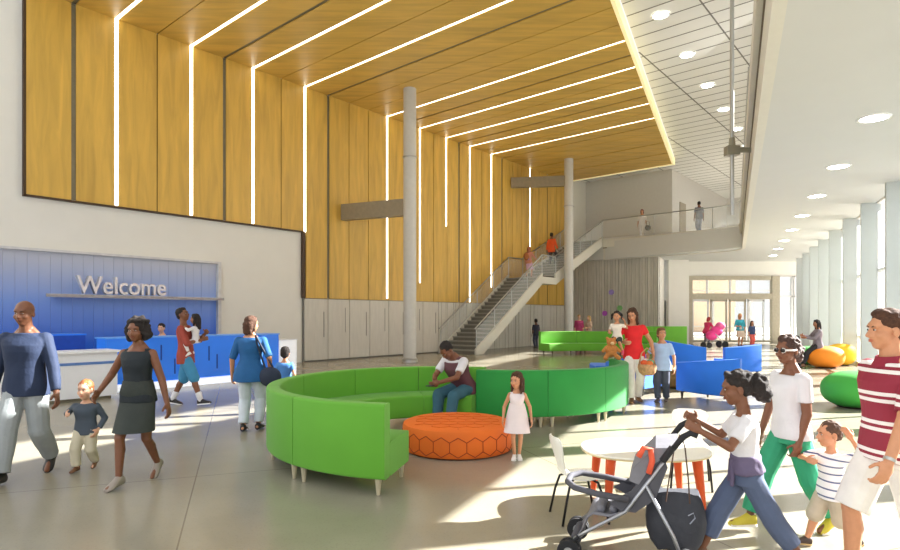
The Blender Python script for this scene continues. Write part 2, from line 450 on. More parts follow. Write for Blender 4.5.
# fascia band following the edge, with a shadow line
def ribbon(pts, off0, off1, z0, z1):
    m = MB(); n = len(pts); nr = []
    P = [Vector((q[0], q[1])) for q in pts]
    for i in range(n):
        t = (P[min(i+1,n-1)] - P[max(i-1,0)]).normalized(); nr.append(Vector((-t.y, t.x)))
    rings = []
    for i in range(n):
        a = P[i] + nr[i]*off0; b = P[i] + nr[i]*off1
        rings.append([Vector((a.x,a.y,z0)), Vector((b.x,b.y,z0)), Vector((b.x,b.y,z1)), Vector((a.x,a.y,z1))])
    return m.loft(rings)
ep = []
for k in range(len(edge_pts)-1):
    p_, q_ = Vector(edge_pts[k]), Vector(edge_pts[k+1]); n = max(1, int((p_-q_).length/1.2))
    for j in range(n): ep.append(tuple(p_.lerp(q_, j/n)))
ep.append(edge_pts[-1])
FASC = mat('fascia_paint', rgb(206,202,190), .7, var=.02)
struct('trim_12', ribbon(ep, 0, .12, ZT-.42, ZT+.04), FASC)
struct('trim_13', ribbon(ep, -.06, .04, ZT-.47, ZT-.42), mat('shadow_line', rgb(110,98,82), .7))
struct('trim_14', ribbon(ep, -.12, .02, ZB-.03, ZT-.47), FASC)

# ------------------------------------------------------------ upper back wall of the balcony
ub = MB(); abbox(ub, 21.1, 21.4, -.4, 5.3, ZT, HC); abbox(ub, 21.4, 32, 5.0, 5.3, ZT, HC); abbox(ub, 32, 32.3, 5.0, 24, ZT, HC)
struct('wall_back', ub, mat('grey_white_wall', rgb(205,202,196), .75, var=.02))
dr = MB(); abbox(dr, 22.3, 23.3, 5.3, 5.34, ZT, ZT+2.3); struct('door_1', dr, mat('taupe_door', rgb(150,140,122), .5))
ue = MB(); abbox(ue, 18.9, 21.1, -.4, 0, ZT-1.2, HC); struct('wall_left.001', ue, WHITE)
# ------------------------------------------------------------ grey slatted wall under the balcony
random.seed(11)
sw = MB(); b = -.3
while b < 5.15:
    w = random.choice([.09,.14,.2,.12]); abbox(sw, 19.25 - random.choice([0,.03,.015]), 19.4, b+.012, b+w-.012, 0, ZB); b += w
struct('trim_15', sw, mat('weathered_slats', rgb(194,189,178), .75, var=.14, scale=2.2, stretch=(5,5,.5)))
sk = MB(); abbox(sk, 19.4, 19.5, -.4, 5.2, 0, ZB); struct('wall_back.001', sk, mat('slat_backing', rgb(92,88,80), .85))
# little coloured discs fixed on the slats
for (bb, zz, c, nm) in ((2.55, 2.95, rgb(150,130,200), 'pale violet disc decoration high on the grey slatted wall'), (2.15,1.75, rgb(176,84,190), 'purple disc decoration low on the slatted wall near the column'), (3.05, 2.05, rgb(130,190,120), 'pale green disc decoration on the grey slatted wall')):
    m = MB(); q = AB(19.2, bb, zz); m.tube([AB(19.215,bb,zz)-q, AB(19.17,bb,zz)-q], .15, 20)
    o = m.obj('wall_disc', mat('disc'+nm[:6], c, .5), loc=q); tag(o, nm, 'decoration')

# ------------------------------------------------------------ block beside the doorway, entrance wall
EY = 34.0
eb = MB(); eb.prism([tuple(AB(19.25,5.2).xy), tuple(AB(19.5,5.2).xy), (12.35,33.4), (12.0,33.4)], 0, ZB)
eb.prism([(12.45,33.0),(13.6,33.0),(13.6,34.2),(12.45,34.2)], 0, ZB)
struct('wall_back.002', eb, WHITE)
d2 = MB(); d2.prism([(12.02,33.45),(12.5,33.45),(12.5,33.5),(12.02,33.5)], 0, 2.5); struct('door_2', d2, mat('grey_door', rgb(130,128,122), .5))
BEI = mat('beige_frame', rgb(172,164,144), .5)
SIL = mat('silver_frame', rgb(205,207,206), .35, metal=.3)
ew = MB(); x0, x1 = 13.72, 20.9
ew.prism([(x0,EY),(x1+.3,EY),(x1+.3,EY+.15),(x0,EY+.15)], 3.95, ZB); struct('wall_back.003', ew, WHITE)
t = thing('entrance_storefront', 'beige framed glass entrance with transom windows at the end of the hall', 'entrance', (x0, EY, 0))
o = MB()
W = 5.1   # beige portal width
o.box((.22,0,1.97),(.44,.3,3.94)); o.box((W+.22,0,1.97),(.44,.3,3.94)); o.box((W/2,0,3.82),(W-.1,.27,.24)); o.box((W/2+.1,0,2.75),(W-.1,.26,.34)); o.box((W/2+.2,0,.12),(W,.2,.1))
o.obj('portal_frame', BEI, t)
for x in (1.35, 2.7, 3.9): o = MB(); o.box((x,0,3.3),(.09,.1,.8)); o.obj('mullion', SIL, t)
for x in (W+.44, W+1.2, W+1.35, W+2.0, W+2.15): o = MB(); o.box((x,0,1.97),(.08,.12,3.94)); o.obj('mullion', SIL, t)
for z in (.1, 2.75, 3.9): o = MB(); o.box((W+1.45,0,z),(2.0,.12,.08)); o.obj('mullion', SIL, t)
o = MB(); o.box((W/2,.04,3.3),(W,.02,.8)); o.box((W+1.45,.04,1.97),(2.5,.02,3.9)); o.obj('transom_glass', GLASS, t)
for i, x in enumerate((.45, 1.52, 2.62, 3.7)):
    f = MB(); w = 1.0
    for xx in (0.05, w-.05): f.box((x+xx,0,1.3),(.09,.08,2.5))
    for zz in (.12, 2.52): f.box((x+w/2,0,zz),(w,.08,.14))
    fo = f.obj('door', SIL if i in (0,3) else BEI, t)
    g = MB(); g.box((x+w/2,.0,1.3),(w-.1,.015,2.4)); g.obj('glass_pane', GLASS, fo)
    h = MB(); h.tube([(x+(.9 if i % 2 == 0 else .1),-.08,.9),(x+(.9 if i % 2 == 0 else .1),-.08,1.4)], .02); h.obj('handle', STEEL, fo)
# outer vestibule screen and the street beyond
vs = MB(); 
for x in (13.5, 15.6, 17.7, 18.6, 20.2, 21.6, 23): vs.box((x, EY+5, 1.6), (.12,.1,3.2))
for z in (.3, .9, 2.6, 3.3): vs.box((18.2, EY+5, z), (10,.08,.08))
tag(vs.obj('vestibule_screen', SIL), 'thin silver frame screen seen through the entrance glass', 'screen')
bd = MB(); bd.box((25, 66, 4.2), (14, 2, 3.2)); bd.box((25,66,1.25),(14,1.6,3.1)); tag(bd.obj('building', mat('tan_building', rgb(205,178,150), .8)), 'pale brick street building seen through the entrance transom', 'building')

# ------------------------------------------------------------ window wall on the right
FIN = mat('white_fin', rgb(192,198,196), .6, var=.01)
SP = 2.9
mw = MB(); cdbox(mw, -6, 37, -.12, 0, 4.76, 4.9); cdbox(mw, -6, 37, -.25, 0, 0, .12)
struct('wall_right', mw, WHITE)
cs = -5.0; i = 0; fns = MB(); mul = MB(); tr = MB(); gp = MB()
while cs < 36:
    cdbox(fns, cs-.07, cs+.07, -.1, .36, 0, 4.8)
    for q in (1.45,): cdbox(mul, cs+q-.025, cs+q+.025, -.09, -.02, .1, 4.77)
    cs += SP
for z in (.95, 2.9): cdbox(tr, -6, 37, -.1, -.02, z-.03, z+.03)
cdbox(gp, -6, 37, -.075, -.06, .1, 4.77)
struct('trim_16', fns, FIN); struct('window_1', mul, FIN); struct('window_2', tr, FIN)
struct('window_3', gp, glassmat('window_glass', (.9,.95,.97,1), .06))
# pale vertical blinds hanging part of each bay
cs = -5.0; bl = 0
BLM = glassmat('sheer_blind', (.88,.92,.93,1), .55, rough=.8)
names = []
while cs < 35:
    if cs > 13:
        m = MB(); c0 = cs + SP - .09 - .75; n = 16
        for k in range(n+1): pass
        rings = [[CD(c0+.74*k/n, -.02+.025*math.sin(k*2.2), z) for z in (.15, 4.52)] for k in range(n+1)]
        vs_ = []; fs_ = []
        for k, r_ in enumerate(rings): vs_ += r_
        for k in range(n): fs_.append((2*k, 2*k+2, 2*k+3, 2*k+1))
        base = CD(c0, 0, 0); m.add([tuple(v-base) for v in vs_], fs_)
        o = m.obj('window_blind', BLM, smooth=True, loc=base)
        tag(o, 'sheer white blind hanging between the white fins of the window wall', 'blind', 'sheer blinds along the window wall')
    cs += SP
# upper wall over the mezzanine with a clerestory slot
uw = MB(); cdbox(uw, -6, 46, -.2, 0, ZT, 8.4); cdbox(uw, -6, 46, -.2, 0, 9.75, HC+.1)
cs = -5.0
while cs < 44: cdbox(uw, cs-.05, cs+.05, -.2, 0, 8.4, 9.75); cs += 3.1
struct('wall_right.001', uw, WHITE)
cg = MB(); cdbox(cg, -6, 46, -.11, -.1, 8.4, 9.75); struct('window_4', cg, MATS['window_glass'])
# outside: paving and the brick building across the street
og = MB(); og.box((60, 30, -.25), (90, 120, .1)); struct('ground', og, mat('paving', rgb(215,210,200), .9))
t = thing('brick_building', 'red brick building across the street seen between the window fins', 'building', (CD(8,-16).x, CD(8,-16).y, 0), math.atan2(CY, CX)-PI/2)
m = MB(); m.box((0,0,3),(6,34,6.4)); m.obj('brick_wall', mat('brick', rgb(168,112,92), .9, var=.2, scale=3), t)
for yy in range(-15, 16, 3):
    for zz in (1.6, 4.4): m = MB(); m.box((-3.02,yy,zz),(.1,1.3,1.6)); m.obj('window', mat('far_window', rgb(225,228,228), .3), t)

# ------------------------------------------------------------ columns and their beams
def column(a, b, r, top, label, base, beam, z0, z1, lab2):
    p_ = AB(a, b)
    t = thing('round_column', label, 'column', p_)
    m = MB(); m.lathe([(r,0),(r,top)], seg=36); m.obj('shaft', COLM, t, smooth='auto')
    m = MB(); m.lathe([(r+.05,0),(r+.05,.1),(r+.002,.14)], seg=36); m.obj('base_ring', STEEL, t, smooth='auto')
    m = MB(); m.lathe([(r+.03,top-2.4),(r+.03,top-2.36),(r+.002,top-2.34)], seg=36) ; m.obj('collar', STEEL, t)
    q = AB(a - beam, .05) - p_; d = q.normalized(); n = Vector((-d.y, d.x, 0))*.13
    m = MB(); s = d*(r-.03)
    m.prism([tuple((s+n).xy), tuple((q+n).xy), tuple((q-n).xy), tuple((s-n).xy)], z0, z1)
    m.obj('wall_beam', mat('taupe_beam', rgb(140,128,104), .5), t)
column(2.66, 2.69, .225, H, 'round grey front column rising to the wood soffit with a beam to the wall', 0, .8, 5.1, 5.68, '')
column(14.3, 2.52, .225, H, 'round grey rear column standing beside the stair landing', 0, 1.5, 8.14, 8.65, '')

# hanging rod by the fascia
t = thing('hanging_rod', 'slim grey vertical rod with bracket beside the low ceiling edge', 'rod', (fx(732,13), 13, 0))
m = MB(); m.tube([(0,0,fz(215,13)),(0,0,HC)], .045, 10); m.obj('rod', STEEL, t)
m = MB(); m.tube([(0,0,fz(155,13)),(0,0,fz(138,13))], [.09,.06], 12); m.tube([(0,0,fz(150,13)),(.42,.0,fz(150,13))], .06, 10); m.box((0,0,fz(151,13)),(.28,.2,.2)); m.obj('bracket', mat('bronze_bracket', rgb(130,126,110), .4), t)

# ------------------------------------------------------------ staircase
ST = mat('stair_concrete', rgb(150,147,136), .7, var=.05)
STR = mat('stair_stringer', rgb(205,202,190), .6, var=.02)
t = thing('staircase', 'long grey stair with glass balustrades climbing the wood wall to the balcony', 'stairs', AB(7.19, 1.1))
base = AB(7.19, 1.1)
def loc(m): m.v = [tuple(Vector(v)-base) for v in m.v]; return m
A0, A1, A2, A3 = 7.19, 12.4, 13.7, 18.9
Z1 = 3.5; B0, B1 = .12, 2.16
def flight(aS, aE, zS, zE):
    n = round((zE-zS)/.175); 
    for k in range(n):
        a_ = aS + (aE-aS)*k/n; z_ = zS + (zE-zS)*(k+1)/n; w = (aE-aS)/n
        m = MB(); abbox(m, a_-.03, a_+w, B0+.06, B1-.06, z_-.05, z_); loc(m).obj('tread', ST, t)
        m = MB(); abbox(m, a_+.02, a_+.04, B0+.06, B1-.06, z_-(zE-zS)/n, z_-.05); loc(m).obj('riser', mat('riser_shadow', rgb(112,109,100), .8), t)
    m = MB()
    for b_ in (B0, B1-.09):
        prof = [(aS-.05, zS-.0 if zS == 0 else zS-.33), (aS-.05, zS+.22), (aE+.0, zE+.18), (aE, zE-.33), (aS+.45, zS+.0 if zS == 0 else zS-.33)]
        if zS: prof = prof[:4]
        vs_ = [AB(x, bb, z) for bb in (b_, b_+.09) for x, z in prof]; n_ = len(prof)
        m.add(vs_, [tuple(range(n_)), tuple(range(2*n_-1, n_-1, -1))] + [(i,(i+1)%n_,n_+(i+1)%n_,n_+i) for i in range(n_)])
    prof = [(aS+.35,zS-.02),(aE,zE-.22),(aE,zE-.3),(aS+.45,zS-.06)]
    vs_ = [AB(x, bb, z) for bb in (B0+.08, B1-.08) for x, z in prof]
    m.add(vs_, [(0,1,2,3),(7,6,5,4),(0,4,5,1),(1,5,6,2),(2,6,7,3),(3,7,4,0)])
    loc(m).obj('stringer', STR, t)
    for b_ in (B0+.05, B1-.045):
        npan = 4
        for k in range(npan):
            x0_ = aS + (aE-aS)*k/npan + .03; x1_ = aS + (aE-aS)*(k+1)/npan - .03
            zz = lambda x: zS + (zE-zS)*(x-aS)/(aE-aS)
            m = MB(); vs_ = [AB(x, b_+s, z) for s in (-.008,.008) for x, z in ((x0_,zz(x0_)+.15),(x1_,zz(x1_)+.15),(x1_,zz(x1_)+1.0),(x0_,zz(x0_)+1.0))]
            m.add(vs_, [(0,1,2,3),(7,6,5,4),(0,4,5,1),(1,5,6,2),(2,6,7,3),(3,7,4,0)])
            loc(m).obj('glass_panel', RGLASS, t)
        m = MB(); m.tube([AB(aS-.1, b_, zS+1.06), AB(aE, b_, zE+1.06)], .03, 8); loc(m).obj('handrail', STEEL, t)
        for k in range(npan+1):
            m = MB(); x = aS + (aE-aS)*k/npan; m.tube([AB(x,b_,zz(x)+.1), AB(x,b_,zz(x)+1.05)], .018, 6)
            loc(m).obj('baluster', STEEL, t)
flight(A0, A1, 0, Z1); flight(A2, A3, Z1, ZT)
m = MB(); abbox(m, A1-.02, A2+.02, B0, B1, Z1-.33, Z1); loc(m).obj('landing', STR, t)
for b_ in (B0+.05, B1-.045):
    m = MB(); abbox(m, A1, A2, b_-.008, b_+.008, Z1+.1, Z1+1.0); loc(m).obj('glass_panel', RGLASS, t)
    m = MB(); m.tube([AB(A1,b_,Z1+1.06), AB(A2,b_,Z1+1.06)], .03, 8); loc(m).obj('handrail', STEEL, t)
# balcony railing along the slab edge
t = thing('balcony_railing', 'glass balcony railing with thin steel rail along the upper walkway', 'railing', tuple(AB(18.9,2.2,ZT)))
base = AB(18.9,2.2,ZT)
rp = ep[max(0, len(ep)-26):]
i0 = next(i for i, q in enumerate(ep) if q[1] > 12)
rp = ep[i0:]
P3 = [Vector((q[0]-.04, q[1]+.06, ZT+1.15)) for q in rp]
m = MB(); m.tube(P3, .028, 8); loc(m).obj('handrail', STEEL, t)
acc = 0; last = P3[-1]; posts = [P3[-1]]
for q in P3[::-1][1:]:
    if (q - posts[-1]).length > 1.5: posts.append(q)
for q in posts:
    m = MB(); m.tube([q - Vector((0,0,1.1)), q], .02, 6); loc(m).obj('post', STEEL, t)
for q, s in zip(posts, posts[1:]):
    d = (s-q).normalized(); n = Vector((-d.y,d.x,0))*.006; a_ = q + d*.05; b_ = s - d*.05
    m = MB(); m.prism([tuple((a_+n).xy),tuple((b_+n).xy),tuple((b_-n).xy),tuple((a_-n).xy)], ZT+.13, ZT+1.08); loc(m).obj('glass_panel', RGLASS, t)
# ------------------------------------------------------------ curved sofas
LIME = mat('lime_upholstery', rgb(92,162,40), .75, var=.04, scale=3, bump=.1, bscale=300, sheen=.1)
GREEN_SHADED = mat('shaded_green_upholstery', rgb(30,140,56), .75, var=.05, scale=3, bump=.1, bscale=300, sheen=.1)  # darker copy of the upholstery: the sofa's shade is put into the colour
BLUE = mat('blue_upholstery', rgb(26,110,220), .7, var=.05, scale=3, bump=.1, bscale=300, sheen=.1)
LEGW = mat('pale_leg', rgb(196,186,158), .4, metal=.2)
PIPE = {}
def rsec(r0, r1, z0, z1, q=.025):
    o = []
    for (cx, cz, a0) in ((r1-q, z0+q, -90), (r1-q, z1-q, 0), (r0+q, z1-q, 90), (r0+q, z0+q, 180)):
        for k in range(4): o.append((cx + q*math.cos(R(a0+30*k)), cz + q*math.sin(R(a0+30*k))))
    return o
def sofa(C, Ro, Ri, t0, t1, M_, label, group, h0=.82, h1=.82, back=True, leg=LEGW, name='curved_sofa', arm=None):
    """a curved bench segment about C; the backrest is on the outer side; angles in degrees"""
    tm = R((t0+t1)/2); rm = (Ro+Ri)/2
    base = Vector((C[0]+rm*math.cos(tm), C[1]+rm*math.sin(tm), 0)); c = (C[0]-base.x, C[1]-base.y)
    t = thing(name, label, 'sofa', base, group=group)
    e = .12/Ro*57.3*.05
    a0, a1 = R(t0+.12), R(t1-.12)
    tk = .15 if back else 0
    m = MB()
    if back:
        m.arc(c, lambda q: rsec(Ro-tk, Ro, .15, h0+(h1-h0)*q), a0, a1, 20); m.obj('backrest', M_, t, smooth='auto')
    m = MB(); m.arc(c, rsec(Ri, Ro-tk-.002, .15, .46, .03), a0, a1, 20); m.obj('seat', M_, t, smooth='auto')
    for ta in (R(t0)+.045, R(t1)-.045):
        for rr in (Ri+.07, Ro-.07):
            x = c[0]+rr*math.cos(ta); y = c[1]+rr*math.sin(ta)
            m = MB(); m.tube([(x,y,0),(x,y,.16)], [.016,.034], 8); m.obj('leg', leg, t)
    return t
C1 = (-.136, 7.05); st = (257.4-69.5)/6
desc = ['front end segment, nearest the camera', 'front left segment, second from the open end', 'leftmost segment', 'rear left segment', 'rear middle segment', 'rear right segment the seated man sits on']
for i in range(6):
    sofa(C1, 2.0, 1.26, 257.4-st*(i+1), 257.4-st*i, LIME, 'lime green curved sofa of the big ring, ' + desc[i], 'lime green sofa segments forming the big ring')
C2 = (1.075, 10.28)
desc = ['behind the seated man', 'behind the little girl', 'at the middle right', 'rightmost, turning away']
for i in range(4):
    sofa(C2, 2.0, 1.26, -110.5+30*i, -80.5+30*i, GREEN_SHADED, 'shade-coloured green curved sofa with its back to the camera, ' + desc[i], 'shade-coloured green sofa segments curving behind the ring')
for i, (a, b) in enumerate(((55,75),(75,95),(95,115))):
    sofa((5.8,20.0), 4.9, 4.1, a, b, LIME, 'far lime sofa facing the camera near the rear column, ' + ['right segment','middle segment','left segment'][i], 'far lime green sofas', leg=mat('dark_leg', rgb(60,50,36), .5), h0=.95, h1=.95)
for i, (a, b) in enumerate(((247,268),(268,292))):
    sofa((10,32.2), 4.2, 3.4, a, b, LIME, 'most distant lime sofa before the entrance, ' + ['left segment','right segment'][i], 'far lime green sofas', h0=1.1, h1=1.1, leg=MATS['dark_leg'])
DL = MATS['dark_leg']
sofa((6.35,11.8), 2.0, 1.26, 194, 232, BLUE, 'blue curved sofa nearest the camera with a rising back', 'blue curved sofas', h0=.70, h1=.84, leg=DL)
sofa((7.2,16.95), 2.0, 1.26, 222, 254, BLUE, 'blue curved sofa right behind the boy in the pale blue shirt', 'blue curved sofas', h0=.95, h1=.78, leg=DL)
sofa((7.2,16.95), 2.0, 1.26, 267, 299, BLUE, 'blue curved sofa farthest right, in front of the entrance doors', 'blue curved sofas', h0=.78, h1=.86, leg=DL)
sofa((5.3,12.9), 2.0, 1.26, 192, 224, BLUE, 'blue curved sofa mostly behind the woman in red', 'blue curved sofas', h0=.62, h1=.84, leg=DL)
sofa((5.3,13.5), 2.0, 1.26, 158, 188, BLUE, 'low blue bench behind the end of the green sofa', 'blue curved sofas', back=False, leg=DL)

# orange honeycomb ottoman
t = thing('ottoman', 'round orange ottoman with a stitched honeycomb pattern', 'ottoman', (.09, 7.05, 0))
OR = mat('orange_upholstery', rgb(226,108,24), .7, var=.05, scale=3, bump=.1, bscale=200)
Rr, hh = .665, .33
m = MB(); m.lathe([(Rr-.06,0),(Rr-.01,.02),(Rr,.05),(Rr,hh-.05),(Rr-.012,hh-.015),(Rr-.05,hh)], seg=64); m.obj('cushion', OR, t, smooth='auto')
ST_ = mat('burnt_orange_stitching', rgb(150,48,10), .8)
m = MB(); nh = 22; dx = 2*PI*Rr/nh; s_ = dx/math.sqrt(3)
def onside(u, z): return Vector(((Rr+.0005)*math.cos(u/Rr), (Rr+.0005)*math.sin(u/Rr), min(max(z,.03),hh-.03)))
def seg(f, p, q, n=3, r=.0045):
    if abs(p[1]-q[1]) < 1e-6 and abs(p[0]-q[0]) < 1e-6: return
    m.tube([f(p[0]+(q[0]-p[0])*k/n, p[1]+(q[1]-p[1])*k/n) for k in range(n+1)], r, 5)
for j in range(-1, 4):
    for i in range(nh):
        cx = (i+.5*(j % 2))*dx; cz = -.02 + j*1.5*s_
        v = [(cx+s_*math.sin(R(60*k)), cz+s_*math.cos(R(60*k))) for k in range(4)]
        for p_, q_ in zip(v, v[1:]):
            if .02 < (p_[1]+q_[1])/2 < hh-.03: seg(onside, p_, q_)
m.obj('side_stitching', ST_, t)
m = MB()
def ontop(x, y): return Vector((x, y, hh+.002))
s2 = .115; dx = s2*math.sqrt(3)
for j in range(-6, 7):
    for i in range(-6, 7):
        cx = (i+.5*(j % 2))*dx; cy = j*1.5*s2
        v = [(cx+s2*math.sin(R(60*k)), cy+s2*math.cos(R(60*k))) for k in range(4)]
        for p_, q_ in zip(v, v[1:]):
            if max(math.hypot(*p_), math.hypot(*q_)) < Rr-.06: seg(ontop, p_, q_, 1, .004)
m.obj('top_stitching', mat('orange_stitching', rgb(206,90,16), .8), t)

# brown drum table inside the blue ring
t = thing('drum_table', 'low brown woven drum table between the blue sofas', 'table', (5.0,13.1,0))
m = MB(); m.lathe([(.42,.03),(.5,.06),(.52,.22),(.5,.4)], seg=36); m.obj('drum', mat('woven_brown', rgb(128,98,44), .85, var=.3, scale=14), t, smooth='auto')
m = MB(); m.lathe([(.51,.4),(.53,.41),(.53,.44),(.51,.45)], seg=36); m.obj('tabletop', mat('tan_top', rgb(176,146,84), .5), t, smooth='auto')

# pebble poufs
def pouf(x, y, r, h, col, label, sq=1.0, rz=0):
    t = thing('pouf', label, 'pouf', (x,y,0), rz, group='pebble poufs by the windows')
    m = MB(); prof = []
    for k in range(15):
        q = -PI/2*.93 + (PI*.97)*k/14
        prof.append((r*max(.02, math.cos(q))**.78, h/2 + h/2*math.copysign(abs(math.sin(q))**.85, math.sin(q))))
    z0 = prof[0][1]; prof = [(a, b-z0) for a, b in prof]
    m.lathe(prof, seg=40); m.v = [(a*sq, b, c + .06*a*(c/h)) for a, b, c in m.v]
    m.obj('upholstered_body', mat(col[0], col[1], .7, var=.06, scale=2, bump=.08, bscale=200), t, smooth='auto')
    m = MB(); m.lathe([(r*.5,-.0),(r*.55,.02)], seg=24); m.obj('base', DARK, t)
pouf(7.12, 10.2, .52, .64, ('pouf_green', rgb(60,160,60)), 'large green pouf on the floor behind the striped shirt man')
pouf(11.65, 18.0, .5, .66, ('pouf_orange', rgb(240,140,30)), 'orange pouf the seated woman sits on', 1.05)
pouf(12.72, 18.9, .44, .7, ('pouf_yellow', rgb(240,196,40)), 'yellow pouf just behind the orange one', 1.0, .3)
pouf(11.85, 19.3, .38, .6, ('pouf_green', rgb(60,160,60)), 'small green pouf left of the orange one')

# ------------------------------------------------------------ reception
t = thing('reception_desk', 'long glossy blue reception desk with white glowing base', 'desk', AB(-5.3, 3.5), 0)
base = AB(-5.3, 3.5)
BD = mat('blue_laminate', rgb(40,116,224), .3, var=.1, scale=.8, emit=.25, coat=.3); BT = mat('blue_top', rgb(96,156,236), .3, emit=.1)  # added emission lightens the desk blues, which are no lamps
def pc(name, mt, a0, a1, b0, b1, z0, z1, par):
    m = MB(); abbox(m, a0, a1, b0, b1, z0, z1); m.v = [tuple(Vector(v)-base) for v in m.v]; return m.obj(name, mt, par)
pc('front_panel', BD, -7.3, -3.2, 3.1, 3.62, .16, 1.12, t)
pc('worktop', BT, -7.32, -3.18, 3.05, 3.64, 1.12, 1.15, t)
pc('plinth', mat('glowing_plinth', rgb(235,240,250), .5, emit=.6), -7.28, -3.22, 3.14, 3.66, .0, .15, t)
for a_, z_ in ((-6.9,.4),(-6.2,.62),(-5.9,.3),(-5.1,.55),(-4.9,.35),(-4.2,.6),(-3.9,.4),(-3.6,.62),(-6.6,.6)):
    pc('slot', mat('slot_blue', rgb(16,58,150), .5), a_, a_+.03, 3.6, 3.625, z_, z_+.34, t)
t = thing('reception_counter', 'low white reception counter with blue stripe at left edge', 'counter', AB(-9.2, 4.3))
base = AB(-9.2, 4.3)
WL = mat('white_laminate', rgb(232,234,238), .35, var=.01)
pc('counter_body', WL, -11.4, -7.4, 3.9, 4.5, .06, .9, t); pc('worktop', mat('counter_top', rgb(240,242,245), .3), -11.42, -7.36, 3.86, 4.56, .9, .94, t)
pc('stripe', mat('stripe_blue', rgb(90,128,190), .4), -11.4, -7.4, 4.5, 4.51, .68, .73, t); pc('plinth', GREYREV, -11.3, -7.5, 3.95, 4.46, 0, .06, t)
t = thing('white_cabinet', 'small white cabinet glowing at the right end of the blue desk', 'cabinet', AB(-2.85, 3.3)); base = AB(-2.85, 3.3)
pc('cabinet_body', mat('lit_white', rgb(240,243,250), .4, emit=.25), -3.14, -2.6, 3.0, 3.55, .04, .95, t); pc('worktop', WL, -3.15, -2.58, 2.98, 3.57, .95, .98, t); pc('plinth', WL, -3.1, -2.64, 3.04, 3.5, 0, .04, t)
t = thing('back_counter', 'deep blue back counter behind the reception desk', 'counter', AB(-7.9, 1.2)); base = AB(-7.9, 1.2)
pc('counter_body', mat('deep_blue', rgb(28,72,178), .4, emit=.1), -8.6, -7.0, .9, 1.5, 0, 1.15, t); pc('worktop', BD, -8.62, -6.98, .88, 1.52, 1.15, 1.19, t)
# welcome sign
def text(body, size, ext, name, mt, parent, loc_, rot=None, align='CENTER'):
    c = bpy.data.curves.new(name, 'FONT'); c.body = body; c.size = size; c.extrude = ext; c.align_x = align; c.bevel_depth = .004
    c.materials.append(mt); o = bpy.data.objects.new(name, c); COL.objects.link(o)
    if parent: o.parent = parent
    o.location = loc_
    if rot is not None: o.rotation_euler = rot
    return o
CHR = mat('polished_letters', rgb(226,228,232), .22, metal=.5)
q = AB(-5.72, .28, 2.14)
t = thing('welcome_sign', 'raised metallic word Welcome standing on the slim wall shelf', 'sign', q, math.atan2(UY, UX))
tc_ = bpy.data.curves.new('tmp_text', 'FONT'); tc_.body = 'Welcome'; tc_.size = .64; tc_.extrude = .075; tc_.align_x = 'CENTER'; tc_.offset = .006
to = bpy.data.objects.new('tmp_text', tc_); COL.objects.link(to)
dg = bpy.context.evaluated_depsgraph_get(); me = bpy.data.meshes.new_from_object(to.evaluated_get(dg)); bpy.data.objects.remove(to)
me.transform(Matrix.Diagonal((.86, 1, 1, 1))); me.transform(Matrix.Rotation(PI/2, 4, 'X')); me.materials.clear(); me.materials.append(CHR)
to = bpy.data.objects.new('lettering', me); COL.objects.link(to); to.parent = t; to.location = (0,0,.035)
t = thing('wall_shelf', 'thin silver shelf beam under the Welcome lettering', 'shelf', AB(-5, .1, 2.1)); base = AB(-5, .1, 2.1)
m = MB(); q = [AB(-7.5,.45), AB(-2.98,.45), AB(-2.98,-.03), AB(-7.2,-.03)]; m.prism([tuple((v-base).xy) for v in q], -.03, .03); m.obj('beam', STEEL, t)
m = MB(); q = [AB(-7.5,.45), AB(-2.98,.45), AB(-2.98,.43), AB(-7.5,.43)]; m.prism([tuple((v-base).xy) for v in q], -.035, .04); m.obj('front_edge', CHR, t)

# ------------------------------------------------------------ children's table and chairs
t = thing('play_table', 'low white oval table on orange tapered legs', 'table', (1.66, 4.95, 0))
def oval(a, b, z, n=40, p=2.4): return [Vector((a*math.copysign(abs(math.cos(u))**(2/p), math.cos(u)), b*math.copysign(abs(math.sin(u))**(2/p), math.sin(u)), z)) for u in (2*PI*k/n for k in range(n))]
m = MB(); m.loft([oval(.50,.38,.452), oval(.525,.405,.458), oval(.53,.41,.468), oval(.525,.405,.478)]); m.obj('tabletop', mat('white_tabletop', rgb(240,236,224), .35, var=.01), t, smooth='auto')
m = MB(); m.loft([oval(.527,.407,.45), oval(.531,.411,.462)], cap=False); m.obj('edge_band', mat('cream_edge', rgb(226,208,160), .5), t)
for x, y in ((-.34,-.2),(.36,-.2),(-.34,.22),(.36,.22)):
    m = MB(); m.tube([(x,y,.452),(x*1.12,y*1.15,0)], [.045,.024], 12, flat=1.0); m.obj('leg', mat('orange_leg', rgb(222,84,30), .45), t, smooth='auto')
CHW = mat('white_chair_shell', rgb(238,236,228), .35, var=.01); BLK = mat('black_tube', rgb(24,24,26), .35, metal=.4)
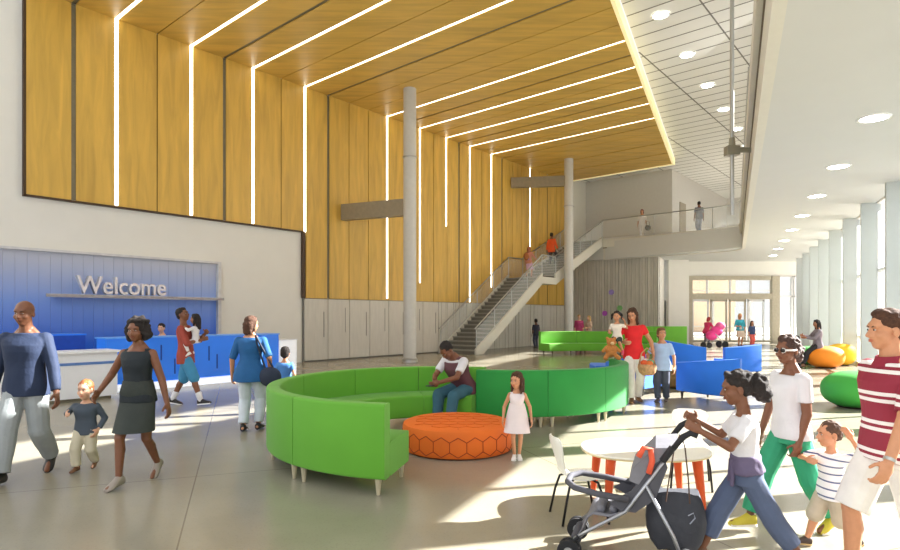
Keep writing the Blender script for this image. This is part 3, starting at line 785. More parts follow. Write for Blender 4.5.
def chair(x, y, rz, s, label):
    t = thing('shell_chair', label, 'chair', (x,y,0), rz, group="white children's chairs")
    prof = [(.20,.405,.17),(.19,.425,.185),(.10,.43,.20),(0,.42,.205),(-.10,.425,.19),(-.165,.455,.15),(-.195,.52,.12),(-.215,.60,.135),(-.235,.68,.18),(-.25,.75,.20),(-.26,.80,.175),(-.264,.82,.12)]
    m = MB(); n = 10; th = .012; top = []; 
    rings = []
    for (yy, zz, w) in prof:
        row = []
        for k in range(n+1):
            u = -1+2*k/n; cup = .018*u*u
            up_ = zz > .5
            row.append(Vector((w*u, yy + (cup*1.3 if up_ else 0), zz + (0 if up_ else cup*.6)))*s)
        rings.append(row)
    nn = []
    vs_ = [v for r_ in rings for v in r_]; off = len(vs_)
    def nrm(i):
        a = Vector(prof[max(i-1,0)][:2]); b = Vector(prof[min(i+1,len(prof)-1)][:2]); d = (b-a).normalized(); return Vector((0,-d.y,d.x))
    low = [v + nrm(i)*th*s for i, r_ in enumerate(rings) for v in r_]
    fs = []
    W_ = n+1; L_ = len(prof)
    for i in range(L_-1):
        for k in range(n):
            a = i*W_+k; fs.append((a,a+1,a+W_+1,a+W_)); fs.append((off+a,off+a+W_,off+a+W_+1,off+a+1))
    bd_ = [i*W_ for i in range(L_)] + [(L_-1)*W_+k for k in range(1,W_)] + [i*W_+n for i in range(L_-2,-1,-1)] + [k for k in range(n-1,0,-1)]
    for a, b in zip(bd_, bd_[1:]+bd_[:1]): fs.append((a,b,off+b,off+a))
    m.add(vs_+low, fs); m.obj('seat_shell', CHW, t, smooth='auto')
    for sx in (-1,1):
        for sy in (-1,1):
            m = MB(); m.tube([Vector(p)*s for p in ((0,sy*.03,.40),(sx*.12,sy*.10,.405),(sx*.165,sy*.14,.385),(sx*.19,sy*.18,.25),(sx*.21,sy*.23,0))], .0105*s+.0015, 8); m.obj('leg', BLK, t, smooth=True)
    return t
chair(1.02, 4.6, -PI/2+.12, .80, 'white shell chair on black legs left of the oval table')
chair(2.28, 5.5, PI-.35, .84, 'white shell chair on black legs at the far right side of the table')

# ------------------------------------------------------------ grey stroller
GY = mat('grey_stroller_cloth', rgb(122,122,130), .85, var=.1, scale=12, bump=.2, bscale=250)
GY2 = mat('dark_stroller_cloth', rgb(78,78,86), .85, var=.1, scale=12)
ALU = mat('aluminium_tube', rgb(168,170,176), .3, metal=.8); FOAM = mat('black_foam', rgb(34,34,38), .8)
SR = R(-20); SO = Vector((1.16, 3.865, 0))
def STW(x, y, z): return SO + Matrix.Rotation(SR, 3, 'Z') @ Vector((x-1.2, y, z))
t = thing('stroller', 'grey umbrella stroller with a dark bag hanging from its handles', 'stroller', SO, SR)
o = Vector((1.2, 3.75, 0))
def q3(x, y, z): return Vector((x-1.2, y, z))
for s in (-1, 1):
    y = .2*s
    m = MB(); m.tube([q3(1.50,y,.78), q3(1.22,y,.36), q3(1.0,y,.22), q3(.90,y*1.02,.15)], .012, 8); m.obj('side_tube', ALU, t, smooth=True)
    m = MB(); m.tube([q3(1.34,y,.55), q3(1.50,y*1.05,.25), q3(1.56,y*1.1,.09)], .012, 8); m.obj('rear_tube', ALU, t, smooth=True)
    m = MB(); m.tube([q3(1.50,y,.78), q3(1.56,y,.86), q3(1.60,y,.885), q3(1.64,y,.87)], [.017,.019,.019,.017], 10); m.obj('handle', FOAM, t, smooth=True)
    m = MB(); m.tube([q3(1.44,y,.70), q3(1.50,y,.79)], .022, 10); m.obj('grip_sleeve', FOAM, t)
    for (wx, wr) in ((.87,.075), (1.57,.085)):
        w = MB(); yy = y*1.08
        for dy in (-.022, .022):
            w.tube([q3(wx,yy+dy-.012,wr), q3(wx,yy+dy+.012,wr)], wr, 24)
        wo = w.obj('wheel', FOAM, t, smooth='auto')
        h = MB(); h.tube([q3(wx,yy-.04,wr), q3(wx,yy+.04,wr)], .032, 12); h.obj('hub', ALU, wo)
    m = MB(); m.tube([q3(.93,y*1.02,.17), q3(.88,y*1.05,.12), q3(.87,y*1.08,.075)], .014, 8); m.obj('wheel_fork', FOAM, t)
m = MB(); m.tube([q3(1.56,-.2,.13), q3(1.56,.2,.13)], .009, 8); m.obj('axle', ALU, t)
m = MB(); m.tube([q3(1.22,-.2,.36), q3(1.22,.2,.36)], .009, 8); m.obj('cross_brace', ALU, t)
def sheet(prof, wl, th=.012):
    m = MB(); rings = []
    for (x, z, w) in prof:
        rings.append([q3(x, -w, z), q3(x, -w*.5, z-.02), q3(x, 0, z-.026), q3(x, w*.5, z-.02), q3(x, w, z), q3(x, w, z-th-.002), q3(x, 0, z-th-.03), q3(x, -w, z-th-.002)])
    return m.loft(rings)
sheet([(1.44,.80,.14),(1.40,.72,.17),(1.33,.58,.185),(1.27,.44,.19),(1.22,.36,.19),(1.12,.325,.19),(1.02,.33,.185),(.98,.30,.18),(.95,.22,.17),(.90,.14,.16)], 0).obj('seat_sling', GY, t, smooth=True)
for s in (-1, 1):
    m = MB(); ring = [q3(1.43,s*.185,.78), q3(1.47,s*.19,.66), q3(1.40,s*.19,.46), q3(1.28,s*.19,.36), q3(1.2,s*.19,.36), q3(1.12,s*.19,.40), q3(1.26,s*.19,.5)]
    n_ = len(ring); m.add([v+Vector((0,k,0)) for k in (-.005,.005) for v in ring], [tuple(range(n_)), tuple(range(2*n_-1,n_-1,-1))]+[(i,(i+1)%n_,n_+(i+1)%n_,n_+i) for i in range(n_)])
    m.obj('side_wing', GY2, t)
# folded canopy
m = MB(); rings = []
for k in range(9):
    u = -1+2*k/8; w = math.sqrt(max(.02,1-u*u*.85))
    rings.append([q3(1.53,u*.2,.84-.05*abs(u)), q3(1.40,u*.2,.80-.03*abs(u)+.02*w), q3(1.27,u*.2,.68-.03*abs(u)), q3(1.24,u*.2,.56), q3(1.30,u*.2,.54), q3(1.37,u*.2,.66), q3(1.47,u*.2,.74)])
m.loft(rings); m.obj('canopy', GY, t, smooth='auto')
m = MB(); m.tube([q3(1.30,-.215,.72), q3(1.33,-.22,.78), q3(1.37,-.22,.77), q3(1.38,-.215,.70), q3(1.36,-.21,.62)], .018, 10); m.obj('coral_harness_pad', mat('coral_pad', rgb(226,92,62), .7), t, smooth=True)
m = MB(); m.tube([q3(1.24,-.2,.44), q3(1.05,-.215,.46), q3(.90,-.19,.48), q3(.84,-.08,.485), q3(.84,.08,.485), q3(.90,.19,.48), q3(1.05,.215,.46), q3(1.24,.2,.44)], .021, 10); m.obj('bumper_bar', GY2, t, smooth=True)
m = MB(); m.cap(q3(.90,-.12,.12), q3(.90,.12,.12), .035, .035); m.obj('footrest', GY2, t, smooth=True)
m = MB(); m.cap(q3(1.06,-.1,.335), q3(1.06,.1,.335), .03, .03); m.cap(q3(1.14,-.11,.34), q3(1.14,.11,.34), .025,.025); m.obj('seat_cushion', GY, t, smooth=True)
t = thing('shoulder_bag', 'dark grey fabric bag hanging behind the stroller', 'bag', STW(1.50, 0, .09), SR)
m = MB()
for k in range(7):
    z = .36*k/6; w = [.15,.185,.2,.205,.2,.185,.16][k]; d = [.12,.15,.165,.165,.15,.13,.1][k]
    pass
rings = []
for k in range(7):
    z = .02+.36*k/6; w = [.12,.16,.18,.185,.18,.165,.14][k]; d = [.09,.12,.13,.13,.12,.1,.07][k]
    rings.append([Vector((.02+w*math.copysign(abs(math.cos(u))**.6,math.cos(u)), d*math.copysign(abs(math.sin(u))**.6,math.sin(u)), z+.012*math.sin(3*u+k))) for u in (2*PI*j/24 for j in range(24))])
m.loft(rings); m.obj('bag_body', mat('charcoal_bag', rgb(56,58,66), .8, var=.15, scale=9, bump=.3, bscale=40), t, smooth='auto')
m = MB(); m.tube([(-.04,-.12,.34),(-.02,-.16,.5),(.01,-.19,.70),(.04,-.2,.78)], .011, 6, flat=.4); m.tube([(.10,-.11,.34),(.09,-.16,.5),(.07,-.19,.70),(.05,-.2,.78)], .011, 6, flat=.4); m.obj('strap', mat('brown_strap', rgb(84,62,52), .7), t)
m = MB(); m.tube([(.10,-.139,.22),(.13,-.141,.26),(.12,-.14,.29),(.09,-.139,.27)], .004, 5); m.obj('small_emblem', mat('grey_emblem', rgb(150,156,170), .5), t)

# pink stroller far away
PK = mat('pink_cloth', rgb(236,70,150), .8); 
t = thing('stroller', 'bright pink stroller near the entrance doors', 'stroller', (13.3, 29.2, 0), .2)
m = MB(); m.ell((-.15,0,.62),(.30,.26,.24)); m.ell((.12,0,.85),(.3,.28,.26)); m.remesh('seat_tub', PK, t, .03, 4)
m = MB(); m.ell((.35,0,1.1),(.22,.26,.2)); m.obj('canopy', mat('pink_canopy', rgb(250,120,180), .8), t, smooth=True)
for x, r_ in ((-.45,.14),(.45,.17)):
    for y in (-.24,.24):
        m = MB(); m.tube([(x,y-.03,r_),(x,y+.03,r_)], r_, 16); m.obj('wheel', FOAM, t)
m = MB()
for y in (-.24,.24): m.tube([(-.45,y,.14),(.15,y,.62),(.62,y,1.05)], .025, 6); m.tube([(.45,y,.17),(-.1,y,.7)], .025, 6)
m.obj('frame', ALU, t)
# ------------------------------------------------------------ people
SKIN = {'brown': rgb(120,76,52), 'dark': rgb(86,56,40), 'tan': rgb(196,138,102), 'fair': rgb(222,172,142), 'mid': rgb(150,98,68)}
def skin(k): return mat('skin_'+k, SKIN[k], .5, var=.05, scale=30)
def cloth(key, c, **kw): return mat('cloth_'+key, c, kw.pop('rough', .8), var=kw.pop('var', .07), scale=kw.pop('scale', 9), bump=.25, bscale=kw.pop('bscale', 45), **kw)
def ik(a, target, l1, l2, pole):
    d = target - a; L_ = d.length; mx_ = (l1+l2)*.998
    if L_ > mx_: d = d*(mx_/L_); L_ = mx_
    if L_ < abs(l1-l2)+.01: L_ = abs(l1-l2)+.01; d = d.normalized()*L_
    n = d.normalized(); x = (l1*l1 - l2*l2 + L_*L_)/(2*L_); h = math.sqrt(max(0, l1*l1-x*x))
    p = pole - n*pole.dot(n)
    if p.length < 1e-5: p = n.orthogonal()
    return a + n*x + p.normalized()*h, a + d
class Person:
    def __init__(s, loc, face, H_, label, skn='tan', hs=1.0, legf=1.0, build=1.0, fem=False, lean=0, side=0, twist=0, pelvis=None, drop=0.01,
                 feet=None, hands=None, head=(0,0), elbow=None, vx=.01, group=None, curl=(.5,.5), hdir=(None,None), knee=(None,None), belly=0):
        s.t = thing('person', label, 'person', loc, face, group); s.vx = vx; s.skn = skin(skn); s.fem = fem; hs = hs*1.07; s.hs = hs; s.detail = vx
        hip = .52*legf; tot = hip + .35 + .13*hs; k = H_/tot; s.k = k; s.H = H_
        s.P = Vector(pelvis) if pelvis else Vector((0,0,hip-drop))
        s.up = Vector((math.sin(side), math.sin(lean)*math.cos(side), math.cos(lean)*math.cos(side)))
        s.r = Vector((math.cos(side), 0, -math.sin(side)))
        if twist: s.r = Quaternion(s.up, twist) @ s.r
        s.f = s.up.cross(s.r); s.b = build
        s.hipr = Vector((1,0,0)); s.legf = legf
        W = s.t.matrix_world if False else Matrix.Translation(Vector(loc)) @ Matrix.Rotation(face, 4, 'Z'); Wi = W.inverted()
        def tg(v):
            if len(v) == 4 and v[0] == 'w': return (Wi @ Vector(v[1:]))/k
            return Vector(v[:3])
        feet = feet or ((.05,.02,.04), (-.05,-.02,.04))
        s.kn = []; s.an = []; s.fo = []; s.hp = []
        for i, sx in enumerate((1,-1)):
            hp = s.P + Vector((sx*.05*build,0,-.005)); s.hp.append(hp)
            ft = feet[i]; pole = Vector(knee[i]) if knee[i] else Vector((sx*.12,1,0))
            kn, an = ik(hp, Vector(ft[:3]), .245*legf, .235*legf, pole); s.kn.append(kn); s.an.append(an)
            pitch = ft[3] if len(ft) > 3 else 0; yaw = ft[4] if len(ft) > 4 else sx*.12
            s.fo.append((math.sin(yaw)*math.cos(pitch), math.cos(yaw)*math.cos(pitch), -math.sin(pitch)))
        s.sh = []; s.el = []; s.wr = []; s.hd = []
        hands = hands or ((.14,.02,.46), (-.14,.02,.46))
        for i, sx in enumerate((1,-1)):
            sh = s.T(sx*.097*build, -.002, .262); s.sh.append(sh)
            pole = Vector(elbow[i]) if elbow and elbow[i] else Vector((sx*.5,-1,-.3))
            e, w = ik(sh, tg(hands[i]), .165, .145, pole); s.el.append(e); s.wr.append(w)
            hd = (w-e).normalized()
            if hdir[i]: hd = (hd*.3 + Vector(hdir[i]).normalized()).normalized()
            s.hd.append(hd)
        s.curl = curl
        s.NB = s.T(0,-.004,.30)
        yaw, pit = head
        q = Quaternion(s.up, yaw); hr = q @ s.r; hf = q @ s.f; q2 = Quaternion(hr, -pit); s.hr = hr; s.hf = q2 @ hf; s.hu = q2 @ s.up
        s.HC = s.NB + s.up*.016 + s.hu*(.018+.063*hs) + s.f*.012 + s.hf*.006*hs
        s.rings_ = [(-.060,.060,.050,0),(-.045,.088,.060,-.004),(-.015,.104 if fem else .099,.067,-.006),(.02,.098 if fem else .095,.063,-.004),(.06,.084 if fem else .088,.056+belly*.6,0+belly*.3),
                    (.10,.072 if fem else .082,.051+belly,.002+belly*.5),(.14,.073 if fem else .083,.054+belly*.7,.003+belly*.4),(.19,.080 if fem else .090,.066 if fem else .062,.005),(.225,.088 if fem else .097,.064 if fem else .063,.003),
                    (.250,.096 if fem else .104,.054,-.002),(.268,.090 if fem else .098,.044,-.004),(.280,.070,.037,-.004),(.292,.048,.033,-.004),(.304,.036,.032,-.003)]
        s.body()
    def T(s, x, y, z): return s.P + s.r*x + s.f*y + s.up*z
    def HT(s, x, y, z): return s.HC + (s.hr*x + s.hf*y + s.hu*z)*s.hs
    def tors(s, m, z0, z1, off=0, flare=0, k=1):
        rg = [r for r in s.rings_ if z0-.001 <= r[0] <= z1+.001]
        def interp(z):
            R_ = s.rings_
            if z <= R_[0][0]: return (z,)+R_[2][1:]
            for a, b in zip(R_, R_[1:]):
                if a[0] <= z <= b[0]:
                    u = (z-a[0])/(b[0]-a[0]); return tuple(a[i]+(b[i]-a[i])*u for i in range(4))
            return (z,)+R_[-1][1:]
        if z0 < -.02:   # hem hangs straight from the hips
            hipring = interp(-.015)
            rg = [(z0,)+hipring[1:]] + [r for r in rg if r[0] > -.02]
        else: rg = [interp(z0)] + rg
        if not rg or rg[-1][0] < z1: rg.append(interp(z1))
        out = []
        for (z, w, d, yo) in rg:
            fl = flare*max(0, (.12-z))
            w2 = w*s.b + off + fl; d2 = d*(.5+.5*s.b) + off + fl; ring = []
            for j in range(28):
                u = 2*PI*j/28; cx = math.cos(u); sy = math.sin(u)
                ring.append(s.T(w2*math.copysign(abs(cx)**.85, cx), yo + d2*math.copysign(abs(sy)**.9, sy), z)*s.k)
            out.append(ring)
        m.loft(out)
    def arm(s, m, i, off, frac, e1=False):
        k = s.k; a, e, w = s.sh[i], s.el[i], s.wr[i]; b = .75+.25*s.b
        m.ell(s.T((1,-1)[i]*.086*s.b, -.002, .254)*k, ((.031*b+off)*k,)*3)
        f1 = min(1, frac*2)
        m.cap(a*k, a.lerp(e, f1)*k, (.027*b+off)*k, ((.028+(.0225-.028)*f1)*b+off)*k, e1=frac > .5 or e1)
        if frac > .5:
            f2 = frac*2-1
            m.cap(e*k, e.lerp(w, f2)*k, (.0235*b+off)*k, ((.0235+(.0155-.0235)*f2)*b+off)*k, e1=e1)
    def leg(s, m, i, off, frac, wide=0, e1=False):
        k = s.k; a, e, w = s.hp[i], s.kn[i], s.an[i]; b = s.b; f1 = min(1, frac*2)
        m.cap(a*k, a.lerp(e, f1)*k, (.051*b+off)*k, ((.051+(.032-.051)*f1)*b+off+wide*f1)*k, e1=frac > .5 or e1)
        if frac > .5:
            f2 = frac*2-1
            if off == 0 or wide < .004:
                g = e.lerp(w, .3); m.cap(e.lerp(w,.05)*k - s.r*0, (g + Vector((0,-.008,0)))*k, (.029*b+off)*k, (.032*b+off)*k)
                m.cap((g + Vector((0,-.006,0)))*k, e.lerp(w, f2)*k, (.031*b+off)*k, ((.031+(.019-.031)*f2)*b+off+wide)*k, e1=e1)
            else:
                m.cap(e*k, e.lerp(w, f2)*k, (.033*b+off+wide)*k, ((.024)*b+off+wide)*k, e1=e1)
    def hand(s, m, i, fine):
        k = s.k; w = s.wr[i]; d = s.hd[i]; sx = (1,-1)[i]
        inward = -s.r*sx; n = inward - d*inward.dot(d)
        if n.length < .2: n = Vector((0,0,-1)) - d*Vector((0,0,-1)).dot(d)
        n.normalize(); sd = d.cross(n)*sx
        if sd.dot(s.f) < 0 and abs(d.z) > .6: sd = -sd
        if sd.z < -.3: sd = -sd
        hk = s.hs**.5
        Mx = Matrix((sd, d, n)).transposed()
        m.ell((w + d*.026*hk)*k, (.0235*hk*k, .031*hk*k, .0105*hk*k), Mx)
        m.cap((w-d*.01)*k, (w+d*.012)*k, .0145*k, .0155*k)
        c = s.curl[i]; r_ = .0052*hk*k*(1 if fine else 1.3)
        for j, (o_, ln) in enumerate(((.0165,.9),(.0055,1.0),(-.0055,.94),(-.0165,.74))):
            p = w + d*.048*hk + sd*o_*hk; dd = d; 
            for q_, L_ in enumerate((.021,.016,.012)):
                a = c*(.55 if q_ == 0 else .8); dd = (dd*math.cos(a) + n*math.sin(a)).normalized() if q_ == 0 else (dd*math.cos(a) + (n*math.cos(c*.6*q_) - d*math.sin(c*.6*q_))*math.sin(a)).normalized()
                p2 = p + dd*L_*ln*hk; m.cap(p*k, p2*k, r_*(1-.08*q_), r_*(.93-.08*q_), seg=8); p = p2
        p = w + d*.012*hk + sd*.017*hk; dd = (d*.75 + sd*.75 + n*(.2+.4*c)).normalized()
        for q_, L_ in enumerate((.020,.018)):
            p2 = p + dd*L_*hk; m.cap(p*k, p2*k, r_*1.15, r_*1.05, seg=8); p = p2; dd = (dd*.7 + d*.6 + n*.5*c).normalized()
    def body(s):
        m = MB(); k = s.k; fine = s.vx < .008; h = s.hs
        s.tors(m, -.06, .302)
        for i in (0,1): s.arm(m, i, 0, 1.0, True); s.leg(m, i, 0, 1.0, 0, True); s.hand(m, i, fine)
        for i in (0,1):
            f = Vector(s.fo[i]); a = s.an[i]
            m.cap((a - Vector((0,0,.012)) - f*.018)*k, (a + f*.085 - Vector((0,0,.026)))*k, .021*k, .014*k)
        m.cap((s.NB-s.up*.02)*k, (s.HC - s.hu*.02*h - s.hf*.010*h)*k, .034*k*(.88 if s.fem else 1), .030*k*h**.5*(.9 if s.fem else 1))
        for x in (-1,1): m.cap(s.T(x*.062,-.008,.268)*k, (s.NB + s.r*x*.012 + s.up*.022 - s.f*.008)*k, .020*k, .022*k*(.9 if s.fem else 1))
        Mh = Matrix((s.hr, s.hf, s.hu)).transposed(); kh = k*h
        E = lambda c, r: m.ell(s.HT(*c)*k, tuple(q*kh for q in r), Mh)
        E((0,-.008,.018),(.0415,.051,.0475)); E((0,.012,-.018),(.034,.036,.040)); E((0,.022,-.046),(.018,.019,.0165))
        E((0,.034,.016),(.030,.014,.016))
        for x in (-1,1):
            E((x*.0425,-.006,-.006),(.0055,.011,.0165)); E((x*.021,.028,-.016),(.014,.016,.014)); E((x*.015,.0425,.0125),(.012,.006,.004))
        m.cap(s.HT(0,.0455,.004)*k, s.HT(0,.056,-.0165)*k, .0045*kh, .0072*kh, seg=8); E((0,.047,-.020),(.0105,.007,.0055))
        E((0,.0425,-.033),(.0125,.0065,.0045))
        o = m.remesh('body', s.skn, s.t, s.vx, 3 if fine else 2); s.bo = o
        # eyes, brows and lips
        if s.vx < .016:
            ms = mat('eye_dark', rgb(24,16,12), .2); mwh = mat('eye_white', rgb(196,188,180), .35)
            for x in (-1,1):
                e = MB(); e.ell(s.HT(x*.0155,.0435,.0015)*k, (.0068*kh,.0032*kh,.0030*kh), Mh, 10, 6); eo = e.obj('eye', mwh, s.t, smooth=True)
                e = MB(); e.ell(s.HT(x*.0155,.0457,.0015)*k, (.0037*kh,.0018*kh,.0032*kh), Mh, 8, 6); e.obj('iris', ms, eo, smooth=True)
            for x in (-1,1):
                e = MB(); e.tube([s.HT(x*.008,.0475,.0105)*k, s.HT(x*.015,.0475,.0135)*k, s.HT(x*.0235,.0435,.0115)*k], .0016*kh, 6); e.obj('eyebrow', mat('brow_dark', rgb(40,28,22), .8), s.t, smooth=True)
            e = MB(); e.ell(s.HT(0,.0472,-.0315)*k, (.0125*kh,.0038*kh,.0022*kh), Mh, 10, 6); e.ell(s.HT(0,.0468,-.0355)*k, (.0105*kh,.004*kh,.0026*kh), Mh, 10, 6)
            e.obj('lips', mat('lips_'+s.skn.name, tuple(c*q for c, q in zip(s.skn.node_tree.nodes['Color Ramp'].color_ramp.elements[0].color[:3], (1.0,.62,.62)))+(1,), .4), s.t, smooth=True)
    # ---- clothing
    def top(s, m_, hem=-.04, sleeve=.3, off=.0115, neck=.285, flare=0, name='shirt', extra=None):
        off = max(off, .0115); m = MB(); s.tors(m, hem, neck, off, flare)
        if neck > .27:
            for x in (-1,1): m.cap(s.T(x*.062,-.008,.266)*s.k, s.T(x*.030,-.008,.284)*s.k, (.020+off*.7)*s.k, (.014+off*.6)*s.k)
        if sleeve > 0:
            for i in (0,1): s.arm(m, i, min(off,.0095), sleeve)
        return m.remesh(name, m_, s.t, max(s.vx, .006), 3, (s.H*.004, 14/s.H))
    def pants(s, m_, frac=.97, wide=.004, off=.008, waist=.07, name='trousers'):
        m = MB(); s.tors(m, -.06, waist, .004)
        for i in (0,1): s.leg(m, i, min(off,.008) if wide < .02 else off, frac, wide)
        return m.remesh(name, m_, s.t, max(s.vx, .006), 3, (s.H*.005, 12/s.H))
    def skirt(s, m_, hem, waist=.09, name='skirt', flare=.02):
        """hem = height above the ground as a fraction"""
        m = MB(); k = s.k; rings = []
        c0 = s.T(0,0,waist); lo = (s.kn[0]+s.kn[1])/2; an = (s.an[0]+s.an[1])/2
        for j in range(9):
            u = j/8; z = c0.z + (hem-c0.z)*u
            def at(c):   # x,y of a chain at height z
                ch = [c[0], c[1], c[2]]
                for a, b in zip(ch, ch[1:]):
                    if a.z >= z >= b.z: return a.lerp(b, (a.z-z)/max(1e-4, a.z-b.z))
                return ch[0] if z > ch[0].z else ch[-1]
            if z > s.hp[0].z: c = c0.lerp(s.P, min(1, (c0.z-z)/max(.01,c0.z-s.P.z))); w = .086+.04*min(1,u*2.2); d = .066+.016*min(1,u*2.2)
            else:
                q0, q1 = at((s.hp[0],s.kn[0],s.an[0])), at((s.hp[1],s.kn[1],s.an[1])); c = (q0+q1)/2
                w = max(abs(q0.x-q1.x)/2 + .05, .1) + flare*u; d = abs(q0.y-q1.y)/2 + .052 + flare*u*.6
            rings.append([(Vector((c.x + w*math.cos(t_), c.y + d*math.sin(t_), z + .0015*math.sin(5*t_))))*k*Vector((1)) if False else Vector((c.x + (w+.004*u*math.sin(6*t_+s.H*9))*math.cos(t_), c.y + (d+.004*u*math.sin(5*t_))*math.sin(t_), z))*k for t_ in (2*PI*q/32 for q in range(32))])
        m.loft(rings); return m.obj(name, m_, s.t, smooth='auto')
    def shoes(s, m_, sole=None, big=1.0):
        k = s.k
        for i in (0,1):
            f = Vector(s.fo[i]).normalized(); a = s.an[i]; m = MB()
            up = Vector((0,0,1)) - f*f.z; up.normalize(); sd = f.cross(up)
            rings = []
            for (y, w, h_, z) in ((-.034,.012,.022,-.018),(-.030,.020,.030,-.014),(-.012,.024,.036,-.008),(.012,.024,.034,-.011),(.040,.026,.024,-.020),(.070,.029,.018,-.026),(.090,.025,.014,-.029),(.102,.014,.009,-.032)):
                c = a + f*y*big + up*z
                rings.append([(c + sd*w*big*math.cos(u) + up*(h_ if math.sin(u) > 0 else (z+.040+.0) and max(.004, h_*.0 + (.0395+z)))*math.sin(u))*k for u in (2*PI*q/18 for q in range(18))])
            m.loft(rings); so_ = m.obj('shoe', m_, s.t, smooth='auto')
            if sole:
                m = MB(); rings = []
                for (y, w) in ((-.034,.014),(-.025,.023),(.01,.025),(.05,.028),(.08,.029),(.1,.018)):
                    c = a + f*y*big - up*.036
                    rings.append([(c + sd*w*big*x + up*z)*k for x, z in ((-1,-.005),(1,-.005),(1,.006),(-1,.006))])
                m.loft(rings); m.obj('sole', sole, so_)
    def hair(s, m_, style='short', name='hair', amp=None):
        m = MB(); k = s.k; kh = k*s.hs; Mh = Matrix((s.hr, s.hf, s.hu)).transposed()
        E = lambda c, r: m.ell(s.HT(*c)*k, tuple(q*kh for q in r), Mh)
        a = {'short': .0025, 'curly': .006}.get(style, .003)
        E((0,-.0135,.0255),(.0465,.0535,.0480))
        E((0,.010,.052),(.034,.030,.018))
        if style == 'short': E((0,-.034,-.004),(.038,.026,.034))
        if style == 'buzz':
            m = MB(); m.ell(s.HT(0,-.0135,.0245)*k, (.0450*kh,.0520*kh,.0470*kh), Mh); m.ell(s.HT(0,-.034,-.002)*k, (.039*kh,.027*kh,.032*kh), Mh)
        if style == 'boy': E((0,-.030,-.006),(.044,.034,.042)); E((-.036,-.004,.008),(.012,.022,.024)); E((.036,-.004,.008),(.012,.022,.024)); E((0,.032,.042),(.034,.014,.014))
        if style in ('long','bob'):
            ln = -.115 if style == 'long' else -.06
            E((0,-.030,-.004),(.048,.036,.05))
            for x in (-1,1): m.cap(s.HT(x*.038,-.008,.02)*k, s.HT(x*.040,-.012 if style == 'bob' else .004,ln*.8)*k, .016*kh, .011*kh)
            m.cap(s.HT(0,-.042,0)*k, s.HT(0,-.052,ln)*k, .036*kh, .026*kh); m.cap(s.HT(.02,-.038,0)*k, s.HT(.026,-.044,ln)*k, .03*kh, .018*kh); m.cap(s.HT(-.02,-.038,0)*k, s.HT(-.026,-.044,ln)*k, .03*kh, .018*kh)
        if style == 'wild':
            E((0,-.03,.0),(.066,.048,.06)); E((.046,-.016,-.014),(.028,.03,.044)); E((-.046,-.016,-.014),(.028,.03,.044)); E((0,-.02,.045),(.056,.045,.034)); a = .012
        if style == 'ponytail':
            E((0,-.028,.0),(.044,.032,.038)); E((0,-.078,.004),(.037,.036,.046)); E((0,-.092,-.026),(.030,.032,.040)); m.cap(s.HT(0,-.05,.01)*k, s.HT(0,-.072,0)*k, .016*kh, .02*kh); a = .008
        if style == 'pigtails':
            E((0,-.028,.0),(.044,.034,.04))
            for x in (-1,1): E((x*.054,-.012,.022),(.017,.017,.017)); m.cap(s.HT(x*.056,-.012,.01)*k, s.HT(x*.062,-.012,-.035)*k, .016*kh, .009*kh)
        if style == 'braids':
            E((0,-.028,.0),(.044,.034,.042)); E((0,-.066,.0),(.026,.026,.034)); E((0,-.068,-.03),(.02,.02,.03)); a = .007
        if style == 'bun': E((0,-.028,.0),(.044,.034,.04)); E((0,-.045,.055),(.022,.022,.02))
        o = m.remesh(name, m_, s.t, max(.005, s.vx*.8), 1, ((amp or a)*kh*1.3, 60/s.H if style not in ('wild','ponytail') else 38/s.H)); return o
HB = mat('hair_black', rgb(34,27,25), .85, var=.3, scale=60, bump=.6, bscale=120); HBR = mat('hair_brown', rgb(74,46,30), .85, var=.3, scale=60, bump=.5, bscale=120); HG = mat('hair_ginger', rgb(170,96,52), .6, var=.2, scale=60)
HBL = mat('hair_blonde', rgb(196,160,100), .6, var=.2, scale=60)
BLKS = mat('black_shoe', rgb(28,26,26), .5); WHS = mat('white_shoe', rgb(226,224,220), .5); BRS = mat('brown_shoe', rgb(110,74,48), .5); SOLE = mat('white_sole', rgb(236,234,230), .5)
WT = cloth('white', rgb(214,212,216), var=.03); JEANS = cloth('jeans', rgb(74,98,134)); 

def gx(px, D): return (px-450)/F*D
# 1 man in blue jumper, far left, walking towards the camera
p = Person((gx(26,5.75),5.75,0), R(190), 1.80, 'bald man in dark blue long-sleeved jumper and grey trousers walking at far left', 'brown', build=1.02, vx=.008,
  feet=((.05,.15,.045,-.1),(-.055,-.16,.085,.55)), hands=((.19,-.02,.44),(-.185,.06,.45)), head=(-.05,.05), elbow=((.6,-1,-.2),(-.6,-1,-.2)))
p.top(cloth('navy', rgb(30,44,72)), -.055, .97, .0145, .292, name='jumper'); p.pants(cloth('grey_trousers', rgb(150,156,158)), .97, .012); p.shoes(BLKS)
man1 = p
# 3 woman in black sleeveless dress
p = Person((gx(138,5.6),5.6,0), R(176), 1.62, 'woman in a dark sleeveless dress walking near the left edge', 'brown', fem=True, build=.92, vx=.008,
  feet=((.035,.13,.05,.1),(-.035,-.15,.075,.5)), hands=((.19,.08,.55),(-.19,-.0,.45)), head=(.1,.05), elbow=((.6,-1,-.2),(-.6,-1,-.2)))
wpos = p
p.top(cloth('black_top', rgb(28,36,42)), -.03, 0, .0125, .274, name='dress_bodice'); p.skirt(cloth('dark_skirt', rgb(48,54,50)), .315, .10, 'dress_skirt', .018); p.hair(HB, 'wild'); p.shoes(mat('silver_sandal', rgb(150,140,130), .5))
def hw(p, i):
    M_ = Matrix.Translation(p.t.location) @ Matrix.Rotation(p.t.rotation_euler.z, 4, 'Z'); v = M_ @ ((p.wr[i] + p.hd[i]*.05)*p.k); return ('w', v.x, v.y, v.z)
